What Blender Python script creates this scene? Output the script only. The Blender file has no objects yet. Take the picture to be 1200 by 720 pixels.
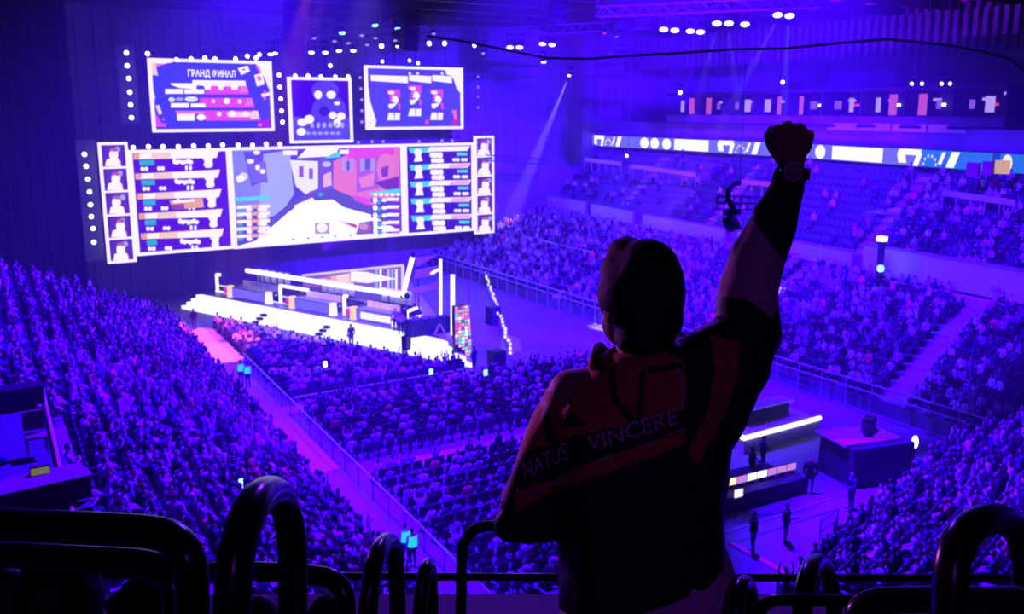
import bpy, bmesh, math, random
import numpy as np
from mathutils import Vector, Matrix, noise
from mathutils.bvhtree import BVHTree

random.seed(7); rng = np.random.default_rng(7)
SC = bpy.context.scene
COL = SC.collection
R = math.radians

# ------------------------------------------------------------------ camera model (1200x720)
F, HZ, CH = 1125.0, 130.0, 17.5
PIT = math.atan((360 - HZ) / F); YAW = R(33.3)
sy, cy, sp, cp = math.sin(YAW), math.cos(YAW), math.sin(PIT), math.cos(PIT)
FWD = np.array((sy * cp, cy * cp, -sp)); RT = np.array((cy, -sy, 0.0)); UP = np.array((sy * sp, cy * sp, cp))
CAM = np.array((0, 0, CH))
FH = np.array((sy, cy, 0.0))                       # level heading of the upper tier rows

def at(px, py, X=None, Y=None, z=None, zc=None):
    d = FWD + (px - 600) / F * RT + (360 - py) / F * UP
    t = X / d[0] if X is not None else Y / d[1] if Y is not None else (z - CH) / d[2] if z is not None else zc
    return CAM + t * d

def proj(p):
    q = np.asarray(p, float) - CAM
    c = q @ FWD
    return 600 + F * (q @ RT) / c, 360 - F * (q @ UP) / c, c

def K(r, f, z):                                    # upper tier frame: right, forward, height
    return RT * r + FH * f + np.array((0, 0, z))

# ------------------------------------------------------------------ materials
def new_mat(name):
    m = bpy.data.materials.new(name); m.use_nodes = True
    nt = m.node_tree; b = nt.nodes['Principled BSDF']
    return m, nt, b

def mat(name, col, rough=.6, metal=0, var=.12, scale=6.0, spec=.3):
    m, nt, b = new_mat(name)
    b.inputs['Roughness'].default_value = rough; b.inputs['Metallic'].default_value = metal
    b.inputs['Specular IOR Level'].default_value = spec
    tc = nt.nodes.new('ShaderNodeTexCoord'); nz = nt.nodes.new('ShaderNodeTexNoise'); rp = nt.nodes.new('ShaderNodeValToRGB')
    nz.inputs['Scale'].default_value = scale; nz.inputs['Detail'].default_value = 3
    rp.color_ramp.elements[0].position = .3; rp.color_ramp.elements[1].position = .7
    rp.color_ramp.elements[0].color = tuple(max(0, c * (1 - var)) for c in col) + (1,)
    rp.color_ramp.elements[1].color = tuple(min(1, c * (1 + var)) for c in col) + (1,)
    nt.links.new(tc.outputs['Object'], nz.inputs['Vector']); nt.links.new(nz.outputs['Fac'], rp.inputs['Fac'])
    nt.links.new(rp.outputs['Color'], b.inputs['Base Color'])
    return m

def emit(name, col, s=1.0, sample=True):
    m = bpy.data.materials.new(name); m.use_nodes = True
    nt = m.node_tree; nt.nodes.clear()
    e = nt.nodes.new('ShaderNodeEmission'); o = nt.nodes.new('ShaderNodeOutputMaterial')
    e.inputs['Color'].default_value = tuple(col) + (1,); e.inputs['Strength'].default_value = s
    nt.links.new(e.outputs[0], o.inputs[0])
    if not sample: m.cycles.emission_sampling = 'NONE'
    return m

def emit_attr(name, s=1.0, sample=True):
    m = emit(name, (1, 1, 1), s, sample); nt = m.node_tree
    a = nt.nodes.new('ShaderNodeAttribute'); a.attribute_name = 'tint'
    e = [n for n in nt.nodes if n.type == 'EMISSION'][0]
    nt.links.new(a.outputs['Color'], e.inputs['Color'])
    return m

def tint_mat(name, rough=.8):
    m, nt, b = new_mat(name)
    a = nt.nodes.new('ShaderNodeAttribute'); a.attribute_name = 'tint'
    nt.links.new(a.outputs['Color'], b.inputs['Base Color'])
    b.inputs['Roughness'].default_value = rough; b.inputs['Specular IOR Level'].default_value = .2
    return m

M = dict(
    concrete=mat('concrete', (.22, .2, .24), .8, var=.25, scale=.6),
    tread=mat('stand_concrete', (.16, .15, .18), .85, var=.3, scale=.5),
    stair=mat('stair_concrete', (.62, .6, .62), .8, var=.15, scale=.7),
    fascia=mat('fascia_paint', (.75, .72, .75), .6, var=.1, scale=.3),
    carpet=mat('aisle_carpet', (.55, .52, .55), .9, var=.1, scale=1.5),
    floor=mat('arena_floor', (.16, .15, .18), .55, var=.2, scale=.4),
    wall=mat('wall_cloth', (.22, .20, .25), .9, var=.25, scale=.25),
    darkwall=mat('dark_wall', (.12, .11, .13), .8, var=.3, scale=.4),
    roof=mat('roof_sheet', (.25, .22, .24), .7, var=.3, scale=.3),
    steel=mat('truss_steel', (.10, .10, .11), .5, .6, var=.2, scale=4),
    blackplastic=mat('black_plastic', (.012, .012, .014), .45, var=.2, scale=9),
    tube=mat('black_tube', (.010, .009, .012), .24, var=.3, scale=30, spec=.5),
    seat=mat('seat_plastic', (.03, .03, .04), .5, var=.2, scale=5),
    deck=mat('stage_deck', (.12, .11, .15), .35, var=.15, scale=1),
    skin=mat('skin', (.42, .24, .17), .55, var=.08, scale=20),
    hair=mat('hair', (.006, .005, .006), .75, var=.5, scale=80),
    brownhair=mat('brown_hair', (.05, .03, .03), .5, var=.5, scale=90),
    jblack=mat('jacket_black', (.012, .011, .016), .55, var=.3, scale=40),
    jbrown=mat('jacket_orange', (.55, .20, .07), .7, var=.15, scale=30),
    jgrey=mat('jacket_grey', (.62, .50, .55), .75, var=.1, scale=30),
    jnavy=mat('jacket_navy', (.01, .01, .02), .6, var=.2, scale=40),
    jletter=mat('jacket_letter', (.75, .62, .72), .6, var=.05),
    tee=mat('white_tee', (.8, .74, .85), .8, var=.08, scale=25),
    trouser=mat('dark_trousers', (.02, .02, .03), .8, var=.2, scale=30),
    shoe=mat('shoe', (.05, .05, .05), .5),
    glassdark=mat('watch_glass', (.01, .01, .01), .35, spec=.3),
    strap=mat('watch_strap', (.06, .04, .06), .35, .3, spec=.7),
    tarp=mat('blue_tarp', (.08, .12, .75), .6, var=.12, scale=.8),
    dimred=mat('dimmed_red_cloth', (.16, .02, .06), .8, var=.2, scale=2),  # red cloth darkened, the table's shade put into its colour
    redcloth=mat('red_cloth', (.7, .12, .3), .8, var=.2, scale=2),
    boothdark=mat('booth_cloth', (.03, .03, .04), .8, var=.3, scale=1),
    pinkpanel=mat('pink_panel', (.8, .25, .5), .6, var=.3, scale=.8),
    barrier=mat('barrier_steel', (.5, .48, .5), .4, .4),
    crowd=tint_mat('clothing'),
    lampbody=mat('lamp_body', (.02, .02, .022), .4),
    screenblack=mat('screen_black', (.01, .01, .01), .4),
    white_vinyl=mat('white_vinyl', (.9, .88, .9), .4, var=.06),
    finpurple=mat('fin_acrylic', (.7, .45, .75), .3, var=.1, scale=1),
)
M['white_led'] = emit('white_led', (1, .97, 1), 1.25)
M['frame_led'] = emit('frame_led', (1, .9, 1), 1.1, False)
M['tube_led'] = emit('tube_led', (1, .95, 1), 1.6)
M['rail_led'] = emit('rail_led', (1, .8, 1), .8, False)
M['blue_led'] = emit('blue_led', (.17, .13, 1.0), 1.15, False)
M['orange_led'] = emit('orange_led', (1, .62, .25), 1.2, False)
M['pink_led'] = emit('pink_led', (.9, .03, .5), .9, False)
M['vest_glow'] = emit('vest_glow', (.02, .55, .62), 1.2, False)  # self-glow for the stewards' reflective vests, not a lamp
M['lamp_white'] = emit('lamp_white', (1, .95, 1), 3.0, False)
M['lamp_teal'] = emit('lamp_teal', (.35, .95, 1), 2.0, False)
M['lamp_dim'] = emit('lamp_dim', (.55, .35, 1), .9, False)
M['lamp_red'] = emit('lamp_red', (1, .05, .2), .8, False)
M['lamp_warm'] = emit('lamp_warm', (1, .72, .35), 1.0, False)
M['screen'] = emit_attr('screen_pixels', 1.0)
M['monitor'] = emit_attr('monitor_pixels', 1.2, False)

# ------------------------------------------------------------------ mesh collector
class MB:
    def __init__(s): s.v = []; s.f = []; s.m = []; s.c = []; s.cur = (1, 1, 1)
    def add(s, vs, fs, m=0):
        o = len(s.v); s.v += [tuple(map(float, p)) for p in vs]; s.c += [s.cur] * len(vs)
        s.f += [tuple(o + i for i in f) for f in fs]; s.m += [m] * len(fs); return s
    def poly(s, pts, m=0): return s.add(pts, [tuple(range(len(pts)))], m)
    def box(s, c, d, rz=0, m=0, R3=None, taper=1.0):
        c = np.array(c, float); h = np.array(d, float) / 2
        P = []
        for z in (-1, 1):
            k = taper if z > 0 else 1
            for x, y in ((-1, -1), (1, -1), (1, 1), (-1, 1)): P.append((x * h[0] * k, y * h[1] * k, z * h[2]))
        P = np.array(P)
        if R3 is not None: P = P @ np.array(R3).T
        elif rz:
            a, b = math.cos(rz), math.sin(rz); P = P @ np.array(((a, -b, 0), (b, a, 0), (0, 0, 1))).T
        return s.add(P + c, [(3, 2, 1, 0), (4, 5, 6, 7), (0, 1, 5, 4), (1, 2, 6, 5), (2, 3, 7, 6), (3, 0, 4, 7)], m)
    def bar(s, a, b, w, h=None, m=0):               # rectangular bar between two points
        a = np.array(a, float); b = np.array(b, float); h = h or w
        d = b - a; L = np.linalg.norm(d); d = d / L
        u = np.cross(d, (0, 0, 1)); u = np.array((1, 0, 0)) if np.linalg.norm(u) < 1e-4 else u / np.linalg.norm(u)
        v = np.cross(u, d)
        return s.box((a + b) / 2, (w, L, h), R3=np.stack((u, d, v), 1), m=m)
    def tube(s, pts, r, n=10, m=0, caps=True):
        P = [np.array(p, float) for p in pts]; N = len(P); rr = [r] * N if np.isscalar(r) else list(r)
        T = []
        for i in range(N):
            t = P[min(i + 1, N - 1)] - P[max(i - 1, 0)]; T.append(t / (np.linalg.norm(t) + 1e-12))
        u = np.cross(T[0], (0, 0, 1))
        if np.linalg.norm(u) < 1e-3: u = np.cross(T[0], (1, 0, 0))
        u /= np.linalg.norm(u); V = []; fs = []
        for i in range(N):
            u = u - T[i] * (u @ T[i]); u /= np.linalg.norm(u); w = np.cross(T[i], u)
            for k in range(n):
                a = 2 * math.pi * k / n; V.append(P[i] + rr[i] * (math.cos(a) * u + math.sin(a) * w))
        for i in range(N - 1):
            for k in range(n):
                k2 = (k + 1) % n; fs.append((i * n + k, i * n + k2, (i + 1) * n + k2, (i + 1) * n + k))
        if caps: fs += [tuple(range(n - 1, -1, -1)), tuple((N - 1) * n + k for k in range(n))]
        return s.add(V, fs, m)
    def sph(s, c, r, seg=10, ring=6, m=0):
        c = np.array(c, float); r = np.array((r, r, r) if np.isscalar(r) else r, float)
        V = [c + (0, 0, r[2])]
        for i in range(1, ring):
            t = math.pi * i / ring
            for k in range(seg):
                a = 2 * math.pi * k / seg
                V.append(c + r * (math.sin(t) * math.cos(a), math.sin(t) * math.sin(a), math.cos(t)))
        V.append(c - (0, 0, r[2])); fs = []
        for k in range(seg): fs.append((0, 1 + k, 1 + (k + 1) % seg))
        for i in range(ring - 2):
            for k in range(seg):
                a, b = 1 + i * seg, 1 + (i + 1) * seg; k2 = (k + 1) % seg
                fs.append((a + k, b + k, b + k2, a + k2))
        l = len(V) - 1; a = 1 + (ring - 2) * seg
        for k in range(seg): fs.append((l, a + (k + 1) % seg, a + k))
        return s.add(V, fs, m)
    def loft(s, rings, m=0, caps=True):
        n = len(rings[0]); V = [p for r in rings for p in r]; fs = []
        for i in range(len(rings) - 1):
            for k in range(n):
                k2 = (k + 1) % n; fs.append((i * n + k, i * n + k2, (i + 1) * n + k2, (i + 1) * n + k))
        if caps: fs += [tuple(range(n - 1, -1, -1)), tuple((len(rings) - 1) * n + k for k in range(n))]
        return s.add(V, fs, m)
    def mesh(s, name, mats, smooth=False, tint=False):
        me = bpy.data.meshes.new(name); me.from_pydata(s.v, [], s.f)
        for mt in (mats if isinstance(mats, (list, tuple)) else [mats]): me.materials.append(mt)
        me.polygons.foreach_set('material_index', s.m)
        if smooth: me.polygons.foreach_set('use_smooth', [True] * len(s.f))
        if tint:
            a = me.attributes.new('tint', 'FLOAT_COLOR', 'POINT')
            a.data.foreach_set('color', np.array([tuple(c) + (1,) for c in s.c], np.float32).ravel())
        me.update(); return me
    def build(s, name, mats, parent=None, smooth=False, tint=False, local=False):
        if not s.v: return None
        if parent is not None and not local:
            l = np.array(parent['_w'].to_list() if hasattr(parent['_w'], 'to_list') else parent['_w']); s.v = [tuple(np.array(p) - l) for p in s.v]
        return link(name, s.mesh(name, mats, smooth, tint), parent)
    def build_thing(s, name, mats, label, cat, group=None, smooth=False, tint=False, kind=None):
        v = np.array(s.v); c = (v.min(0) + v.max(0)) / 2; c[2] = v[:, 2].min()
        s.v = [tuple(p - c) for p in v]
        o = link(name, s.mesh(name, mats, smooth, tint)); o.location = c
        return tag(o, label, cat, group, kind)

def link(name, data, parent=None):
    o = bpy.data.objects.new(name, data); COL.objects.link(o)
    if parent is not None: o.parent = parent
    return o
def tag(o, label=None, cat=None, group=None, kind=None):
    if label: o['label'] = label
    if cat: o['category'] = cat
    if group: o['group'] = group
    if kind: o['kind'] = kind
    return o
def thing(name, label, cat, loc, group=None, rz=0):
    o = link(name, None); o.location = tuple(map(float, loc)); o.rotation_euler = (0, 0, rz); o.empty_display_size = .2
    o['_w'] = [float(x) for x in loc]
    return tag(o, label, cat, group)
THINGS = []
def part(root, name, mb, mats, **k): return mb.build(name, mats, root, **k)
def struct(name, mb, mats, **k):
    o = mb.build(name, mats, **k); o['kind'] = 'structure'; return o
ORD = 'zeroth first second third fourth fifth sixth seventh eighth ninth tenth eleventh twelfth thirteenth fourteenth fifteenth sixteenth seventeenth eighteenth nineteenth'.split()
TENS = {2: 'twenty', 3: 'thirty', 4: 'forty', 5: 'fifty', 6: 'sixty', 7: 'seventy', 8: 'eighty', 9: 'ninety'}
def ordn(n):
    if n < 20: return ORD[n]
    if n >= 100: return 'hundred-and-' + ordn(n - 100) if n > 100 else 'hundredth'
    t, u = divmod(n, 10)
    return TENS[t] + '-' + ORD[u] if u else TENS[t][:-1] + 'ieth'

# organic bodies: tapered chains and ellipsoids grown together into one continuous skin
def organic(chains, ells, voxel, smooth=4, seg=14):
    mb = MB()
    for pts, rad in chains:
        for i in range(len(pts)): mb.sph(pts[i], rad[i], seg, seg // 2 + 1)
        for i in range(len(pts) - 1):
            a, b = np.array(pts[i], float), np.array(pts[i + 1], float)
            if np.linalg.norm(a - b) > 1e-4: mb.tube([a, b], [rad[i], rad[i + 1]], seg)
    for e in ells:
        c, r = e[0], e[1]
        o = len(mb.v); mb.sph((0, 0, 0), r, 20, 12)
        Rm = np.array(e[2]) if len(e) > 2 else np.eye(3)
        for i in range(o, len(mb.v)): mb.v[i] = tuple(Rm @ np.array(mb.v[i]) + np.array(c, float))
    return remesh(mb, voxel, smooth)
def remesh(mb, voxel, smooth=4):
    me = mb.mesh('tmp', [M['skin']]); o = link('tmp', me)
    md = o.modifiers.new('r', 'REMESH'); md.mode = 'VOXEL'; md.voxel_size = voxel; md.adaptivity = 0
    if smooth:
        s = o.modifiers.new('s', 'SMOOTH'); s.factor = .5; s.iterations = smooth
    dg = bpy.context.evaluated_depsgraph_get(); out = bpy.data.meshes.new_from_object(o.evaluated_get(dg))
    bpy.data.objects.remove(o); bpy.data.meshes.remove(me)
    out.materials.clear(); out.attributes
    out.polygons.foreach_set('use_smooth', [True] * len(out.polygons))
    return out
def shift(me, loc):
    me.transform(Matrix.Translation(-Vector(loc))); return me
def vcoords(me):
    a = np.empty(len(me.vertices) * 3, np.float32); me.vertices.foreach_get('co', a); return a.reshape(-1, 3)
def set_tint(me, cols):
    a = me.attributes.get('tint') or me.attributes.new('tint', 'FLOAT_COLOR', 'POINT')
    a.data.foreach_set('color', np.concatenate([cols, np.ones((len(cols), 1))], 1).astype(np.float32).ravel())

# ------------------------------------------------------------------ arena shell
def slab(name, x0, y0, x1, y1, z0, z1, m):
    return struct(name, MB().box(((x0 + x1) / 2, (y0 + y1) / 2, (z0 + z1) / 2), (x1 - x0, y1 - y0, z1 - z0)), m)
slab('floor', -12, 10, 100, 100, -.3, 0, M['floor'])
slab('wall_stage', -12, 97, 100, 97.4, 0, 30, M['wall'])
slab('wall_far', 88, 10, 88.4, 97, 0, 30, M['wall'])
slab('wall_left', -12.4, 14, -12, 97, 0, 30, M['darkwall'])
slab('ceiling', -12, 22, 88, 97, 28.0, 28.3, M['roof'])
b = MB()                                            # pleats of the cloth on the stage wall
for x in np.arange(-6, 84, 1.6): b.tube([(x, 96.95, .2), (x, 96.95, 26)], .12, 6)
struct('trim_1', b, M['wall'])
b = MB()
for i, y in enumerate(np.arange(30, 96, 6.5)): b.bar((-10, y, 27.3), (88, y, 27.3), .35, 1.1)
struct('beam_1', b, M['steel'])
b = MB()
for x in np.arange(-8, 88, 5.0): b.bar((x, 24, 27.75), (x, 96, 27.75), .25, .4)
struct('beam_2', b, M['pinkpanel'])
b = MB()                                            # ribbed cladding above the suites
for y in np.arange(36, 96, .9): b.box((80.0, y, 24.3), (.3, .45, 3.6))
struct('wall_cladding', b, M['darkwall'])

# ------------------------------------------------------------------ raked stands
class Stand:
    def __init__(s, key, place, f0, f1, b0, b1, z0, z1, n, face, occ=.86, pitch=.58, gaps=(), base='near'):
        s.key, s.place, s.n, s.face, s.occ, s.pitch, s.gaps = key, place, n, face, occ, pitch, gaps
        f0, f1, b0, b1 = [np.array(p, float) for p in (f0, f1, b0, b1)]
        s.rows = []
        for i in range(n):
            t = i / max(1, n - 1); s.rows.append((f0 + (b0 - f0) * t, f1 + (b1 - f1) * t, z0 + (z1 - z0) * t))
    def terrace(s, name, m, front_m=None, back=None):
        b = MB(); n = s.n; R_ = s.rows
        d = (R_[1][0] - R_[0][0], R_[1][1] - R_[0][1])
        for i in range(n):
            p, q, z = R_[i]
            a0, a1 = p - d[0] * .45, q - d[1] * .45
            b0, b1 = p + d[0] * .55, q + d[1] * .55
            zl = R_[i - 1][2] if i else 0
            b.poly([(*a0, z), (*a1, z), (*b1, z), (*b0, z)])
            b.poly([(*a0, zl), (*a1, zl), (*a1, z), (*a0, z)])
        p, q, z = R_[-1]; e0, e1 = p + d[0] * .55, q + d[1] * .55
        b.poly([(*e0, z), (*e1, z), (*e1, 0), (*e0, 0)])
        for side in (0, 1):                         # end walls
            pts = []
            for i in range(n):
                c, z = R_[i][side], R_[i][2]; dd = d[side]
                pts += [(*(c - dd * .45), z), (*(c + dd * .55), z)]
            last = pts[-1]; first = pts[0]
            b.poly([(first[0], first[1], 0)] + pts + [(last[0], last[1], 0)])
        o = struct(name, b, m); return o
    def slots(s):
        out = []
        for i, (p, q, z) in enumerate(s.rows):
            L = np.linalg.norm(q - p); u = (q - p) / L; k = int(L / s.pitch); seat = 0
            for j in range(k):
                t = (j + .5) * s.pitch
                if any(g0 <= t / L * 1.0 <= g1 for g0, g1 in s.gaps): continue
                seat += 1
                out.append((p + u * t, z, s.face, i + 1, seat))
        return out

near = Stand('near', 'near side stand', (13.0, 22), (18.0, 78), (1.4, 22), (4.6, 64), 1.1, 8.2, 15, -math.pi / 2 - .06, gaps=((.30, .325), (.66, .68)))
far = Stand('far', 'far side stand', (47.2, 22), (52.3, 96), (57.0, 24), (66.5, 96), 1.0, 5.1, 13, math.pi / 2 - .08, gaps=((.125, .155), (.34, .365), (.62, .64)))
mid = Stand('mid', 'upper far tier', (58.9, 32), (69.0, 95), (65.0, 31), (74.5, 95), 7.0, 12.2, 10, math.pi / 2 - .1, occ=.12, gaps=((.2, .22), (.5, .52), (.75, .77)))
end = Stand('end', 'end stand', (24.4, 20.2), (46.5, 26.6), (29.0, 8.5), (52.5, 15.2), .8, 5.4, 13, .29, gaps=((.62, .66),))
near.terrace('trim_near_stand', M['tread']); far.terrace('trim_far_stand', M['tread'])
mid.terrace('trim_upper_tier', M['tread']); end.terrace('trim_end_stand', M['tread'])

def stair_flight(st, t0, name, label, w=1.5):
    b = MB(); prev = 0
    for i, (p, q, z) in enumerate(st.rows):
        L = np.linalg.norm(q - p); u = (q - p) / L; c = p + (q - p) * t0
        dd = (st.rows[1][0] - st.rows[0][0]) * (1 - t0) + (st.rows[1][1] - st.rows[0][1]) * t0
        dl = np.linalg.norm(dd); a = math.atan2(u[1], u[0])
        for h in (0, 1):
            off = dd * (-.45 + .25 + h * .5); zz = z - (.5 - .5 * h) * 0 + .02
            b.box((c[0] + off[0], c[1] + off[1], zz + (.16 if h else .0)), (w, dl * .5, .16), rz=a)
    o = b.build_thing(name, M['stair'], label, 'stairs')
for st, t0, lab in ((far, .14, 'pale stair flight climbing the far stand nearest the camera'), (far, .352, 'pale stair flight climbing the middle of the far stand'),
                    (far, .63, 'pale stair flight in the far stand beside the stage'), (near, .312, 'pale stair flight rising between blocks of the near stand'),
                    (near, .67, 'pale stair flight near the stage end of the near stand'), (end, .64, 'pale stair flight in the end stand'),
                    (mid, .21, 'stair flight of the upper tier, nearest the white post lamp'), (mid, .51, 'stair flight halfway along the upper tier'), (mid, .76, 'stair flight of the upper tier toward the stage')):
    stair_flight(st, t0, 'stair_flight', lab, 1.7 if st is far else 1.2)

# fascia of the upper tier: pale panels with gaps
def fascia_line(t): return np.array((58.2, 32.0)) * (1 - t) + np.array((68.5, 96.0)) * t
def band(mb, t0, t1, z0, z1, th=.25, off=0., m=0):
    a, c = fascia_line(t0), fascia_line(t1); n = np.array((-(c - a)[1], (c - a)[0])); n = n / np.linalg.norm(n)
    a = a + n * off; c = c + n * off
    mb.bar((*a, (z0 + z1) / 2), (*c, (z0 + z1) / 2), th, z1 - z0, m=m)
b = MB(); band(b, -.05, 1.0, 5.0, 6.0, .3); struct('trim_fascia_back', b, M['floor'])
for i, (t0, t1, z0, z1, lab) in enumerate(((-.02, .19, 5.9, 7.9, 'tall smooth parapet panel of the upper tier beside the white post lamp'),
        (.21, .42, 5.9, 7.2, 'long pale parapet panel of the upper tier behind the raised sleeve'), (.45, .66, 5.9, 7.2, 'long pale parapet panel of the upper tier right of the man\'s head'),
        (.69, .83, 5.9, 7.3, 'pale parapet panel of the upper tier above the lit advert strip'), (.85, 1.0, 5.9, 7.4, 'pale parapet panel of the upper tier nearest the stage'))):
    b = MB(); band(b, t0, t1, z0, z1, .35, .12); tt = MB(); band(tt, t0, t1, z1, z1 + .1, .5, .12)
    v = fascia_line((t0 + t1) / 2); r = thing('tier_parapet', lab, 'parapet', (*v, z0), 'upper tier parapet panels')
    part(r, 'panel', b, M['fascia']); part(r, 'coping', tt, M['concrete'])
for i, (t0, t1, z0, z1, mm, lab) in enumerate(((0.0, .2, 5.0, 5.75, 'pinkpanel', 'pinkish advertising strip below the tall parapet panel'), (.68, .8, 4.9, 5.6, 'fascia', 'pale lit advertising strip on the far stand near the stage'))):
    b = MB(); band(b, t0, t1, z0, z1, .12, .42); bbs = []
    for k in range(9): bb = MB(); bbs.append(bb); band(bb, t0 + (t1 - t0) * (k + .15) / 9, t0 + (t1 - t0) * (k + .6 + .3 * (k % 2)) / 9, z0 + .15, z1 - .15, .03, .5)
    v = fascia_line((t0 + t1) / 2); r = thing('advert_strip', lab, 'advertising board', (*v, z0))
    part(r, 'board', b, M[mm]); [part(r, 'printed_logo', q, M['jletter' if i == 0 else 'pinkpanel']) for q in bbs]
# rails of the far stand
b = MB()
for (p, q) in (((*far.rows[0][0], 1.9), (*far.rows[0][1], 1.9)), ((*far.rows[0][0], 1.4), (*far.rows[0][1], 1.4))): b.tube([np.array(p) - (1, 0, 0), np.array(q) - (1, 0, 0)], .05, 6)
for t in np.linspace(0, 1, 40):
    p = far.rows[0][0] * (1 - t) + far.rows[0][1] * t; b.tube([(p[0] - 1, p[1], .0), (p[0] - 1, p[1], 1.9)], .04, 6)
b.build_thing('front_railing', M['barrier'], 'long steel railing along the foot of the far stand', 'railing')
b = MB()
for (s_, t_) in ((.60, .98),):
    p = far.rows[6][0] * (1 - s_) + far.rows[6][1] * s_; q = far.rows[6][0] * (1 - t_) + far.rows[6][1] * t_
    zz = far.rows[6][2]; b.tube([(*p, zz + 1.0), (*q, zz + 1.0)], .07, 6)
    for t in np.linspace(0, 1, 14): c = p * (1 - t) + q * t; b.tube([(*c, zz), (*c, zz + 1.0)], .04, 6)
b.build_thing('cross_railing', M['barrier'], 'pale railing crossing the far stand halfway up beside the stage', 'railing')

# ------------------------------------------------------------------ ribbon display, suites, tier back
rib = [at(695, 164, z=13.9)[:2], at(945, 177, z=13.85)[:2], at(1195, 194, z=13.75)[:2]]
dv = rib[2] - rib[1]; rib.append(rib[2] + dv * .25); rib.insert(0, rib[0] + (rib[0] - rib[1]) * .01)
RL = [0]
for i in range(1, len(rib)): RL.append(RL[-1] + np.linalg.norm(rib[i] - rib[i - 1]))
def ribp(s):
    for i in range(1, len(rib)):
        if s <= RL[i] or i == len(rib) - 1:
            t = (s - RL[i - 1]) / (RL[i] - RL[i - 1]); return rib[i - 1] * (1 - t) + rib[i] * t
def rib_s(px, z=13.85):                             # ribbon station seen at a picture column
    lo, hi = 0, RL[-1]
    for _ in range(40):
        m = (lo + hi) / 2; x = proj((*ribp(m), z))[0]
        if x < px: lo = m
        else: hi = m
    return lo
ZR0, ZR1 = 13.2, 14.5
def rib_quad(mb, s0, s1, v0, v1, off, sk=0.0, n=1):
    for k in range(n):
        a, c = s0 + (s1 - s0) * k / n, s0 + (s1 - s0) * (k + 1) / n
        P = []
        for s_, v in ((a - sk, v1), (c - sk, v1), (c + sk, v0), (a + sk, v0)):
            p = ribp(max(0, min(RL[-1], s_))); z = ZR0 + (ZR1 - ZR0) * (1 - v); P.append((p[0] - off, p[1] - off * .2, z))
        mb.poly(P)
root = thing('ribbon_display', 'long thin lit advertising ribbon along the upper tier front', 'led ribbon', (*ribp(RL[-1] / 2), ZR0))
b = MB()
for i in range(len(rib) - 1): b.bar((rib[i][0] + .3, rib[i][1], 13.85), (rib[i + 1][0] + .3, rib[i + 1][1], 13.85), .5, 1.5)
part(root, 'housing', b, M['screenblack'])
b = MB()
sx = rib_s
b.cur = (.16, .16, .78); rib_quad(b, 0, sx(1080), 0, 1, .05, n=12)
b.cur = (.02, .17, .75); rib_quad(b, sx(1080), RL[-1], 0, 1, .05, n=4)
b.cur = (.01, .05, .42); rib_quad(b, sx(1163), sx(1172), 0, 1, .08)
W = (1.3, 1.2, 1.3)
def blob(p0, p1, v0=.05, v1=.95, col=W, sk=0): b.cur = col; rib_quad(b, sx(p0), sx(p1), v0, v1, .12, sk, n=max(1, int((p1 - p0) / 20)))
def disc(px, rx, col=W, v=.5):
    b.cur = col; c = ribp(sx(px)); p2 = ribp(sx(px + rx)); r = np.linalg.norm(p2 - c); u = (p2 - c) / r
    P = [(c[0] + u[0] * r * math.cos(a) - .14, c[1] + u[1] * r * math.cos(a) - .03, 13.85 + .62 * math.sin(a)) for a in np.linspace(2 * math.pi, 0, 18)[:-1]]
    b.poly(P)
for px in (756, 768, 782): disc(px, 5)
for px in (962, 1181): disc(px, 6, W if px < 1000 else (1.2, .95, .6))
blob(791, 831); blob(976, 1035); blob(976, 1035, .2, .9)
for x in (696, 842, 1053):
    w_ = 12 if x < 800 else 18 if x < 1000 else 26
    blob(x, x + w_, 0, .35, sk=.12); blob(x, x + w_ * .35, .3, .85, sk=-.1); blob(x + w_ * .78, x + w_, .2, 1, sk=.2)
    blob(x + w_ * 1.9, x + w_ * 2.05, .1, .8, sk=.2); blob(x + w_ * 2.3, x + w_ * 2.65, .05, .95, sk=.25)
    for k in range(6):
        t = math.pi * k / 5; xx = x + w_ * (1.45 - .28 * math.cos(t)); b.cur = (.8, .7, 1)
        blob(xx - 1, xx + 1, .75 - .5 * math.sin(t), .92 - .5 * math.sin(t), (.85, .75, 1.1))
part(root, 'display', b, M['screen'], tint=True)
# back wall under and over the ribbon
b = MB()
for i in range(len(rib) - 1):
    b.bar((rib[i][0] + 1.2, rib[i][1], 12.6), (rib[i + 1][0] + 1.2, rib[i + 1][1], 12.6), .3, 1.4)
    b.bar((rib[i][0] + 1.4, rib[i][1], 15.3), (rib[i + 1][0] + 1.4, rib[i + 1][1], 15.3), .3, 1.7)
struct('wall_upper_tier', b, M['wall'])
M['kiosk_warm'] = emit('kiosk_warm', (.75, .42, .14), .9, False); M['suite_pink'] = emit('suite_pink', (.75, .12, .5), .7, False); M['suite_violet'] = emit('suite_violet', (.35, .12, .9), .7, False)
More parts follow.
